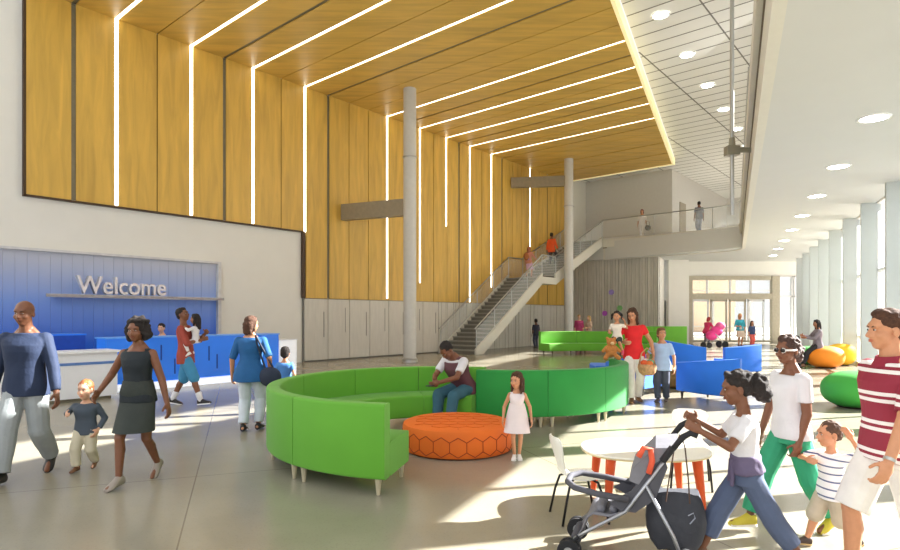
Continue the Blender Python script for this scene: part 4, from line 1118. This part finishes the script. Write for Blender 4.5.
# 2 toddler between them
p = Person((gx(86,6.05),6.05,0), R(185), .96, 'ginger toddler in dark jacket and pale trousers holding the woman in black\'s hand', 'fair', hs=1.55, legf=.86, build=1.15, vx=.009,
  feet=((.05,.09,.045),(-.05,-.1,.07,.3)), hands=((.17,.06,.62),(-.15,.04,.45)), elbow=((.6,-1,-.2),(-.6,-1,-.2)))
p.t['label'] = "ginger toddler in dark jacket walking between the two adults at left"
p.top(cloth('slate_jacket', rgb(70,80,92)), -.05, .95, .012, .29, name='jacket'); p.pants(cloth('khaki', rgb(196,188,164)), .95, .012); p.shoes(BRS); p.hair(HG, 'buzz')
# 5 father in russet shirt, 6 child on his arm
p = Person((gx(186,10.4),10.4,0), R(-85), 1.80, 'man in russet shirt and teal shorts carrying a small child by the desk', 'brown', vx=.011, lean=-.06,
  feet=((.05,.16,.05,-.1),(-.05,-.15,.055,.2)), hands=((.03,.16,.66),(-.06,.17,.72)), head=(-.25,-.25), elbow=((.8,-.5,-.8),(-.8,-.5,-.8)), curl=(.8,.8))
p.top(cloth('russet', rgb(148,62,50)), -.09, .6, .011, .29); p.pants(cloth('teal_shorts', rgb(58,130,170)), .52, .014, name='shorts'); p.shoes(BLKS, SOLE); p.hair(HB, 'short')
father = p
for i in (0,1): m = MB(); m.cap(p.an[i]*p.k, p.an[i].lerp(p.kn[i], .3)*p.k, .026*p.k, .030*p.k); m.obj('sock', WT, p.t, smooth=True)
q = Vector((gx(197,10.4), 10.35, .86))
p = Person(q, R(95), .86, 'small dark-haired child in white carried on the russet shirt man\'s arm', 'mid', hs=1.5, legf=.85, vx=.011, pelvis=(0,0,.36),
  feet=((.10,.10,.10,.5),(-.10,.10,.10,.5)), hands=((.14,.16,.62),(-.14,.16,.62)))
p.top(WT, -.06, .9, .012, .28); p.pants(cloth('white_tights', rgb(224,222,222)), .9, .0, name='tights'); p.hair(HB, 'long'); p.shoes(WHS)
# 4 receptionist
p = Person(AB(-5.6, 2.3), R(170), 1.66, 'receptionist in dark suit sitting behind the blue desk', 'fair', vx=.012, fem=True, pelvis=(0,0,.36), feet=((.05,.2,.04),(-.05,.2,.04)), hands=((.1,.2,.53),(-.1,.2,.53)), head=(.3,0))
p.t.location.z = .05
p.top(cloth('dark_suit', rgb(32,36,50)), -.05, .95, .011, .285, name='suit_jacket'); p.pants(cloth('dark_suit', rgb(32,36,50)), .95); p.hair(HB, 'short'); p.shoes(BLKS)
t = thing('office_stool', 'black swivel stool under the seated receptionist', 'stool', AB(-5.6, 2.3))
m = MB(); m.lathe([(.2,.46),(.22,.48),(.21,.52)], seg=24); m.obj('seat', FOAM, t); m = MB(); m.lathe([(.03,.03),(.03,.46)], seg=12); m.obj('pedestal', STEEL, t); m = MB(); m.lathe([(.25,0),(.24,.03)], seg=24); m.obj('base', FOAM, t)
# 7 woman in blue with bag, back to camera
p = Person((gx(251,8.1),8.1,0), R(4), 1.64, 'woman in loose blue top and white trousers seen from behind near the desk', 'tan', fem=True, build=1.06, vx=.009,
  feet=((.055,.03,.045),(-.055,-.04,.045)), hands=((.165,.0,.50),(-.17,.04,.48)), head=(-.6,0), elbow=((.6,-1,-.2),(-.6,-1,-.2)))
p.top(cloth('ocean_blue', rgb(24,86,140)), -.085, .5, .016, .29, .12, name='tunic'); p.pants(cloth('white_jeans', rgb(206,214,224)), .95, .008); p.hair(HBR, 'bob'); p.shoes(BLKS); bluew = p
t = thing('handbag', 'round dark handbag at the side of the woman in blue', 'bag', (gx(270,8.0),8.0,.62))
m = MB(); m.ell((0,0,.14),(.16,.07,.14)); m.remesh('bag_body', cloth('bag_navy', rgb(38,46,66)), t, .012, 3); m = MB(); m.tube([(-.06,0,.24),(-.12,0,.42),(-.18,0,.6),(-.2,0,.72)], .014, 6); m.tube([(.05,0,.25),(-.04,0,.42),(-.14,0,.6),(-.2,0,.72)], .014, 6); m.obj('strap', MATS['cloth_bag_navy'], t)
# 8 boy in blue
p = Person((gx(285,9.6),9.6,0), R(5), 1.12, 'small boy in blue T-shirt seen from behind beside the white cabinet', 'tan', hs=1.4, legf=.92, vx=.01)
p.top(cloth('boy_blue', rgb(74,128,196)), -.07, .3, .011); p.pants(JEANS, .95); p.hair(HB, 'boy'); p.shoes(BLKS)
# 9 seated man with phone
sx_, sy_ = .16, 8.48
p = Person((sx_, sy_, 0), R(142), 1.76, 'man in maroon waistcoat and jeans sitting on the green sofa with a phone', 'brown', vx=.009, lean=.52, pelvis=(0,-.04,.318),
  feet=((.07,.235,.045),(-.075,.25,.045)), hands=((.035,.31,.39),(-.02,.31,.39)), head=(-.1,.35), elbow=((1,-.3,-.6),(-1,-.3,-.6)), curl=(.8,.8), knee=((.1,.6,1),(-.1,.6,1)))
p.top(WT, -.03, .34, .0115, .285, name='t_shirt'); 
p.top(cloth('maroon', rgb(96,58,66)), -.05, 0, .018, .275, name='waistcoat'); p.pants(cloth('jeans2', rgb(54,98,116)), .95, .008); p.shoes(BLKS); p.hair(HB, 'buzz'); man9 = p
M_ = Matrix.Translation(p.t.location) @ Matrix.Rotation(p.t.rotation_euler.z, 4, 'Z'); v = M_ @ (((p.wr[0]+p.wr[1])/2 + (p.hd[0]+p.hd[1])*.045)*p.k)
t = thing('phone', 'dark mobile phone held by the man seated on the sofa', 'phone', v, R(142))
m = MB(); m.box((0,0,0),(.075,.15,.012)); m.obj('case', BLKS, t, bevel=.004); m = MB(); m.box((0,0,.0065),(.066,.13,.002)); m.obj('screen', mat('phone_screen', rgb(70,78,96), .1), t)
# 10 girl in white dress
p = Person((gx(517,6.5),6.5,0), R(174), 1.0, 'little girl in a sleeveless white dress standing beside the orange ottoman', 'tan', hs=1.38, legf=.95, build=.85, fem=True, vx=.007,
  feet=((.03,.02,.042),(-.025,.0,.042)), hands=((.16,.04,.47),(-.165,.02,.47)), head=(-.5,.05), elbow=((.5,-1,-.2),(-.5,-1,-.2)))
dr_ = cloth('white_dress', rgb(226,212,214), var=.04); p.top(dr_, .04, 0, .012, .276, name='dress_bodice', flare=.05); p.skirt(dr_, .315, .16, 'dress_skirt', .05); p.hair(HBR, 'long'); p.shoes(WHS, SOLE)
# 11/12 stair climbers
p = Person(AB(15.3, .95, 4.17), math.atan2(UY,UX)-PI/2, 1.85, 'person in bright orange shirt climbing the upper stair flight', 'brown', vx=.02, feet=((.05,.10,.13),(-.05,-.04,.05)), hands=((.17,.06,.5),(-.17,.02,.46)))
p.t.location.z = Z1 + (ZT-Z1)*(15.3-A2)/(A3-A2)
p.top(cloth('orange', rgb(232,92,34)), -.09, .9, .014); p.pants(cloth('dark_trousers', rgb(60,56,60))); p.hair(HB, 'bun'); p.shoes(BLKS)
p = Person(AB(12.75, 1.15, Z1), math.atan2(UY,UX)-PI/2, 1.6, 'girl with brown bag and pale skirt on the stair landing', 'tan', fem=True, vx=.02, feet=((.05,.06,.04),(-.05,-.06,.05)), hands=((.17,.2,.55),(-.16,.02,.46)))
p.top(cloth('rose', rgb(196,130,110)), -.03, .6, .01); p.skirt(cloth('lilac', rgb(204,170,200)), .27); p.hair(mat('hair_auburn', rgb(140,80,50), .6), 'long'); p.shoes(BRS)
M_ = Matrix.Translation(p.t.location) @ Matrix.Rotation(p.t.rotation_euler.z, 4, 'Z'); v = M_ @ Vector((-.02,-.22,1.05))
t = thing('backpack', 'brown backpack on the back of the girl on the stairs', 'bag', v, p.t.rotation_euler.z); m = MB(); m.ell((0,0,0),(.15,.09,.19)); m.obj('pack', cloth('tan_bag', rgb(150,90,50)), t, smooth=True)
m = MB(); m.tube([(-.1,.06,.14),(-.1,.14,.22),(-.09,.22,.24)], .02, 6); m.obj('strap', MATS['cloth_tan_bag'], t)
# 13 child under the stairs
p = Person((gx(536,29),29.0,0), R(20), 1.5, 'child in dark clothes standing by the wall below the stairs', 'brown', hs=1.15, vx=.02); p.top(cloth('dk', rgb(44,48,66)), -.08, .5, .012); p.pants(cloth('dk2', rgb(60,64,84))); p.hair(HB, 'short'); p.shoes(BLKS)
# 14 woman in red, 15 girl on her hip, 16 boy
p = Person((gx(634,10.75),10.75,0), R(172), 1.80, 'woman in red top and white trousers carrying a girl in the middle distance', 'tan', fem=True, build=.98, vx=.010, side=.03,
  feet=((.035,.07,.045,.1),(-.045,-.03,.05)), hands=((.13,.14,.63),(-.175,.09,.52)), head=(-.4,.25), elbow=((1,-.5,-.8),(-.8,-1,-.2)), curl=(.7,.6))
p.top(cloth('red', rgb(222,34,40)), -.06, .22, .010, .285); p.pants(cloth('offwhite', rgb(226,220,216)), .96, .006); p.hair(HBR, 'long'); p.shoes(BRS)
p = Person((gx(617,10.6),10.6,.88), R(150), .92, 'small girl with pigtails and cream top held on the hip of the woman in red', 'tan', hs=1.5, legf=.85, fem=True, vx=.010, pelvis=(0,0,.34),
  feet=((.10,.10,.10,.5),(-.13,.08,.10,.5)), hands=((.12,.12,.45),(-.14,-.06,.66)), head=(.1,0))
p.top(cloth('cream', rgb(232,220,206)), -.05, .3, .012, .28); p.pants(cloth('girl_shorts', rgb(46,62,56)), .5, .01, name='shorts'); p.hair(HB, 'pigtails'); p.shoes(mat('pink_shoe', rgb(226,70,120), .5))
t = thing('teddy_bear', 'golden brown teddy bear dangling from the small girl\'s hand', 'toy', (gx(611,10.4),10.4,.82)); m = MB(); m.ell((0,0,.16),(.10,.08,.12)); m.ell((0,-.02,.31),(.085,.075,.08)); m.ell((-.07,0,.38),(.03,.02,.03)); m.ell((.07,0,.38),(.03,.02,.03))
for x in (-1,1): m.cap((x*.07,-.02,.08),(x*.12,-.08,.03),.04,.04); m.cap((x*.08,0,.22),(x*.15,-.03,.15),.032,.03)
m.remesh('plush_body', mat('plush', rgb(190,122,62), .9, var=.2, scale=30), t, .012, 2); m = MB(); m.ell((0,-.095,.295),(.035,.03,.028)); m.obj('snout', mat('plush_light', rgb(226,190,140), .9), t, smooth=True)
p = Person((gx(662,10.8),10.8,0), R(150), 1.42, 'boy in pale blue T-shirt and dark jeans beside the woman in red', 'tan', hs=1.2, legf=.98, vx=.010,
  feet=((.04,.06,.042),(-.05,-.03,.05)), hands=((.17,.10,.56),(-.16,.03,.47)), head=(.5,-.2), elbow=((.6,-1,-.2),(-.6,-1,-.2)))
p.top(cloth('pale_blue', rgb(170,196,232)), -.075, .4, .013, .285, .06); p.pants(cloth('dark_jeans', rgb(72,78,96)), .96, .010); p.hair(mat('hair_mid', rgb(112,74,48), .6, var=.25, scale=50), 'boy'); p.shoes(mat('grey_shoe', rgb(90,80,78), .6)); boy = p
t = thing('toy_basket', 'colourful toy basket carried between the woman in red and the boy', 'basket', (gx(647,10.6),10.6,.52)); m = MB(); m.lathe([(.10,0),(.15,.05),(.17,.14),(.16,.2)], seg=20); m.obj('basket_body', mat('basket_weave', rgb(196,150,110), .8, var=.3, scale=20), t, smooth='auto')
for i, (x, y, z, c) in enumerate(((-.06,-.03,.22,rgb(226,96,50)),(.06,0,.23,rgb(90,170,130)),(0,.06,.24,rgb(240,230,220)),(.02,-.07,.21,rgb(220,120,60)))):
    m = MB(); m.ell((x,y,z),(.07,.06,.06)); m.obj('soft_toy', mat('toy%d' % i, c, .8), t, smooth=True)
m = MB(); m.tube([(-.15,0,.18),(-.1,0,.40),(.0,0,.5),(.1,0,.40),(.15,0,.18)], .012, 6); m.obj('carry_handle', MATS['basket_weave'], t, smooth=True)
# 17 two distant people by the slats
p = Person((gx(579,30),30,0), R(180), 1.72, 'distant person in magenta behind the far lime sofa, left of a pair', 'fair', vx=.022, fem=True); p.top(cloth('magenta', rgb(176,60,110)), -.08, .6, .014); p.pants(cloth('mauve', rgb(140,80,110))); p.hair(HBL, 'short'); p.shoes(BRS)
p = Person((gx(589,30),30,0), R(120), 1.66, 'distant person in pale top behind the far lime sofa, right of a pair', 'fair', vx=.022, fem=True, hands=((.12,.18,.6),(-.12,.18,.6))); p.top(cloth('sand', rgb(206,180,160)), -.08, .6, .014); p.skirt(cloth('rose2', rgb(190,120,120)), .3); p.hair(HBL, 'long'); p.shoes(BRS)
# 18 woman with the pink stroller
p = Person((gx(708,29.6),29.8,0), R(-60), 1.62, 'person in magenta with dark red hair bending over the pink stroller', 'tan', vx=.02, fem=True, lean=.3, hands=((.1,.3,.6),(-.1,.3,.6))); p.top(cloth('magenta2', rgb(206,50,100)), -.08, .6, .014); p.pants(cloth('greyp', rgb(110,110,120))); p.hair(mat('hair_red', rgb(150,30,36), .6), 'bob'); p.shoes(BLKS)
# 19 woman in teal and a child
p = Person((gx(740,30.5),30.5,0), R(180), 1.78, 'distant blonde woman in teal top and pale skirt before the entrance doors', 'tan', vx=.02, fem=True, hands=((.1,.14,.6),(-.17,0,.46))); p.top(cloth('teal', rgb(52,160,180)), -.04, .6, .014); p.skirt(cloth('beige', rgb(216,196,176)), .28); p.hair(HBL, 'bob'); p.shoes(BRS)
p = Person((gx(752,30.5),30.5,0), R(180), 1.38, 'distant child in blue top and coral trousers beside the woman in teal', 'tan', vx=.02, hs=1.2, fem=True); p.top(cloth('dblue', rgb(60,80,120)), -.04, .6, .014); p.pants(cloth('coral', rgb(220,100,90)), .95, .01); p.hair(HBR, 'long'); p.shoes(BRS)
# 20 seated woman on the orange pouf, child beside
p = Person((11.33,18.05,0), R(75), 1.66, 'woman with long dark hair in grey cardigan seated on the orange pouf', 'mid', vx=.014, fem=True, pelvis=(0,-.06,.43), feet=((.07,.22,.045),(-.06,.20,.045)), hands=((.05,.17,.60),(-.05,.15,.56)), elbow=((.6,-.6,-1),(-.6,-.6,-1)), knee=((.1,.6,1),(-.1,.6,1)), head=(.2,.1))
p.top(cloth('grey_cardigan', rgb(120,112,120)), -.1, .95, .014); p.pants(cloth('black_leggings', rgb(40,38,44)), .95, .0); p.hair(HB, 'long'); p.shoes(BRS)
p = Person((gx(797,16.2),16.2,0), R(150), 1.10, 'dark-haired child bending forward near the small green pouf', 'mid', vx=.014, hs=1.3, fem=True, lean=.25, hands=((.1,.22,.5),(-.1,.22,.5)))
p.top(cloth('pattern', rgb(110,96,110), var=.4, scale=30), -.06, .5, .012); p.pants(cloth('black_leggings', rgb(40,38,44)), .95, .004); p.hair(HB, 'curly'); p.shoes(BLKS)
# 21 people on the balcony
p = Person(AB(19.9,4.05,ZT), R(150), 1.72, 'woman in white with dark bag on the balcony beside the railing', 'tan', vx=.02, fem=True, feet=((.03,.08,.045),(-.04,-.08,.05))); p.top(cloth('white2', rgb(226,220,216)), -.06, .5, .012); p.pants(cloth('white3', rgb(220,214,210)), .95, .008); p.hair(mat('hair_wine', rgb(110,40,36), .6), 'bob'); p.shoes(BRS)
t = thing('handbag', 'dark handbag hanging beside the woman on the balcony', 'bag', AB(19.8,4.42,ZT+.45)); m = MB(); m.ell((0,0,.14),(.17,.08,.15)); m.obj('bag_body', FOAM, t, smooth=True); m = MB(); m.tube([(-.1,0,.24),(-.06,0,.5),(.06,0,.5),(.1,0,.24)], .015, 6); m.obj('strap', FOAM, t)
p = Person(AB(19.8,7.15,ZT), R(0), 1.76, 'man in dark grey shirt walking away along the balcony', 'brown', vx=.02, feet=((.05,.08,.045),(-.05,-.08,.05))); p.top(cloth('grey_shirt', rgb(96,100,112)), -.06, .4, .012); p.pants(cloth('slate', rgb(130,134,146)), .95, .01); p.hair(HB, 'buzz'); p.shoes(BLKS)

# ------------------------------------------------------------ foreground family
# woman in sunglasses
MH = (gx(860,3.74), 3.74, .89); WH = (gx(792,4.08), 4.08, .67)
wm = Person((gx(790,4.3),4.3,0), R(97), 1.49, 'woman in white T-shirt, white sunglasses and green trousers walking in the right foreground', 'brown', fem=True, build=.95, vx=.0055, belly=.004,
  feet=((.04,.20,.05,0),(-.04,-.20,.075,.4)), hands=((.17,.04,.46),('w',gx(799,4.16),4.16,.69)), head=(.2,.02), elbow=((.5,-1,-.2),(-.4,-1,-.1)), curl=(.5,.8))
p = wm; p.top(WT, -.035, .33, .009, .278, name='t_shirt'); p.pants(cloth('green_trousers', rgb(46,150,110)), .93, .014); p.hair(mat('hair_braids', rgb(70,46,38), .6, var=.5, scale=50, stretch=(1,1,5), bump=.8, bscale=50), 'braids'); p.shoes(mat('yellow_shoe', rgb(206,190,60), .5), SOLE)
def glasses(p, m_, lens):
    k = p.k; kh = k*p.hs
    for x in (-1,1):
        m = MB(); n = 16
        m.tube([p.HT(x*.0175+.0135*math.cos(2*PI*j/n), .0485-.005*abs(math.cos(2*PI*j/n)), .002+.0105*math.sin(2*PI*j/n))*k for j in range(n+1)], .0017*kh, 6); fo = m.obj('glasses_frame', m_, p.t, smooth=True)
        m = MB(); m.ell(p.HT(x*.0175,.048,.002)*k, (.0132*kh,.0035*kh,.0102*kh), Matrix((p.hr,p.hf,p.hu)).transposed(), 12, 8); m.obj('lens', lens, fo, smooth=True)
        m = MB(); m.tube([p.HT(x*.031,.048,.004)*k, p.HT(x*.041,.03,.004)*k, p.HT(x*.0445,-.006,.002)*k], .0028*kh, 6, flat=1.6); m.obj('temple_arm', m_, p.t)
glasses(wm, WHS, mat('dark_lens', rgb(40,34,34), .1))
# striped toddler
MH = (gx(860,3.74), 3.74, .89)    # where the man's and the toddler's hands meet
WH = (gx(792,4.08), 4.08, .67)       # where the woman's and the toddler's hands meet
td = Person((gx(831,4.0),4.0,0), R(90), .90, 'toddler boy in white striped polo and khaki shorts walking between the adults', 'tan', hs=1.45, legf=.88, build=1.08, vx=.005,
  feet=((.045,.16,.05,-.1),(-.045,-.17,.07,.35)), hands=(('w',gx(807,4.06),4.06,.60), ('w',MH[0]-.01,MH[1]+.06,MH[2]-.10)), head=(-.05,.0), elbow=((1,-.1,-.1),(-1,-1,-.6)), curl=(.6,.7))
p = td
p.top(stripemat('toddler_stripes', rgb(238,236,238), [(.0,.2,rgb(86,94,134))], .052), -.06, .40, .014, .285, .05, name='polo_shirt'); p.pants(cloth('khaki2', rgb(186,174,154)), .55, .020, .011, name='shorts'); p.hair(mat('hair_buzz', rgb(84,60,46), .8, var=.2, scale=60), 'buzz'); p.shoes(mat('brown_sandal', rgb(70,56,50), .6), mat('tan_sole', rgb(190,160,110), .6), 1.1)
# man in striped polo
mn = Person((gx(890,3.35),3.35,0), R(92), 1.68, 'man in burgundy and white striped polo at the right edge of the picture', 'tan', build=1.0, vx=.0055,
  feet=((.05,.10,.045),(-.05,-.20,.08,.4)), hands=(('w',MH[0]+.05,MH[1]-.07,MH[2]+.04), (-.15,.13,.48)), head=(-.12,.0), elbow=((.7,-1,-.6),(-.6,-1,-.2)), curl=(.7,.75))
p = mn
p.top(stripemat('polo_stripes', rgb(138,28,52), [(.0,.13,rgb(232,226,224)),(.24,.37,rgb(232,226,224))], .165, off=.28), -.045, .42, .012, .29, .02, name='polo_shirt')
m = MB(); rings = []
for (z, w) in ((.280,.060),(.300,.049),(.316,.044)):
    rings.append([p.T(w*math.cos(u), -.002+w*.95*math.sin(u), z - .006*math.sin(u))*p.k for u in (2*PI*j/24 for j in range(24))])
for (z, w) in ((.316,.041),(.298,.044)):
    rings.append([p.T(w*math.cos(u), -.002+w*.95*math.sin(u), z - .006*math.sin(u))*p.k for u in (2*PI*j/24 for j in range(24))])
m.loft(rings, cap=False); m.obj('collar', cloth('burgundy', rgb(138,28,52)), p.t, smooth='auto')
p.pants(cloth('white_shorts', rgb(226,222,216)), .50, .016, .012, name='shorts'); p.hair(HBR, 'short'); p.shoes(BRS, SOLE)
m = MB(); m.tube([(p.wr[1]-p.hd[1]*.012)*p.k, (p.wr[1]-p.hd[1]*.002)*p.k], .0185*p.k, 16); wo = m.obj('watch', STEEL, p.t)
# girl pushing the stroller
HL = [STW(1.60, -.2, .89), STW(1.60, .2, .89)]
gl_ = Person((gx(746,3.62),3.62,0), R(74), 1.29, 'girl with a curly ponytail in white T-shirt and rolled jeans pushing the grey stroller', 'brown', hs=1.22, legf=1.0, fem=True, build=.92, vx=.005, lean=.05,
  feet=((.04,.22,.045,-.05),(-.04,-.26,.075,.45)), hands=(('w',HL[1][0]+.055,HL[1][1]-.02,HL[1][2]+.01), ('w',HL[0][0]+.055,HL[0][1]-.02,HL[0][2]+.01)), head=(.02,.08), elbow=((.5,-.5,-1),(-.5,-.5,-1)), curl=(1.1,1.1))
p = gl_; p.top(WT, .03, .36, .009, .278, name='t_shirt'); p.pants(cloth('denim', rgb(80,92,120)), .80, .018, .009, .085, name='rolled_jeans')
m = MB(); p.tors(m, .0, .085, .016); m.remesh('tied_sweater', cloth('plum', rgb(98,88,116)), p.t, .008, 3, (.012, 20))
m = MB(); m.cap(p.T(-.03,.06,.05)*p.k, p.T(-.04,.075,-.06)*p.k, .018, .012); m.cap(p.T(.02,.06,.05)*p.k, p.T(.02,.08,-.08)*p.k, .018, .012); m.obj('tied_sleeves', MATS['cloth_plum'], p.t, smooth=True)
p.hair(HB, 'ponytail'); p.shoes(BRS, SOLE)
# ------------------------------------------------------------ camera, light, world
cam = bpy.data.cameras.new('camera'); co = bpy.data.objects.new('camera', cam); COL.objects.link(co)
co.location = (0, 0, CAMZ); co.rotation_euler = (PI/2, 0, 0)
cam.sensor_width = 36; cam.lens = 36*F/900; cam.shift_y = (HOR-275)/900; cam.clip_end = 300; cam.clip_start = .05
SC.camera = co
s = bpy.data.lights.new('sun', 'SUN'); s.energy = 30.0; s.angle = R(.6); s.color = (1, .98, .94)
so = bpy.data.objects.new('sun', s); COL.objects.link(so)
el = R(31.8); d = Vector((.97*math.cos(el), .25*math.cos(el), math.sin(el)))
so.rotation_euler = d.to_track_quat('Z', 'Y').to_euler(); so.location = (20, 5, 15)
w = bpy.data.worlds.new('world'); SC.world = w; w.use_nodes = True
bg = w.node_tree.nodes['Background']; bg.inputs[0].default_value = (.93, .96, 1, 1); bg.inputs[1].default_value = 1.0
def area(name, loc_, tgt, sx, sy, e, c=(1,1,1)):
    l = bpy.data.lights.new(name, 'AREA'); l.shape = 'RECTANGLE'; l.size = sx; l.size_y = sy; l.energy = e; l.color = c
    o = bpy.data.objects.new(name, l); COL.objects.link(o); o.location = loc_
    o.rotation_euler = (Vector(tgt)-Vector(loc_)).to_track_quat('-Z', 'Y').to_euler(); return o
area('fill_behind', (-2, -5, 6.5), (0, 12, 2.5), 9, 5, 450, (1,.98,.95))
area('fill_upper', (9, 17, 9.3), (2, 16, 0), 3, 10, 250, (1,.97,.92))
SC.view_settings.view_transform = 'Standard'; SC.view_settings.look = 'None'
SC.view_settings.exposure = 0.12
SC.cycles.use_denoising = True
SC.cycles.max_bounces = 8; SC.cycles.diffuse_bounces = 5; SC.cycles.transparent_max_bounces = 16
SC.cycles.sample_clamp_indirect = 8
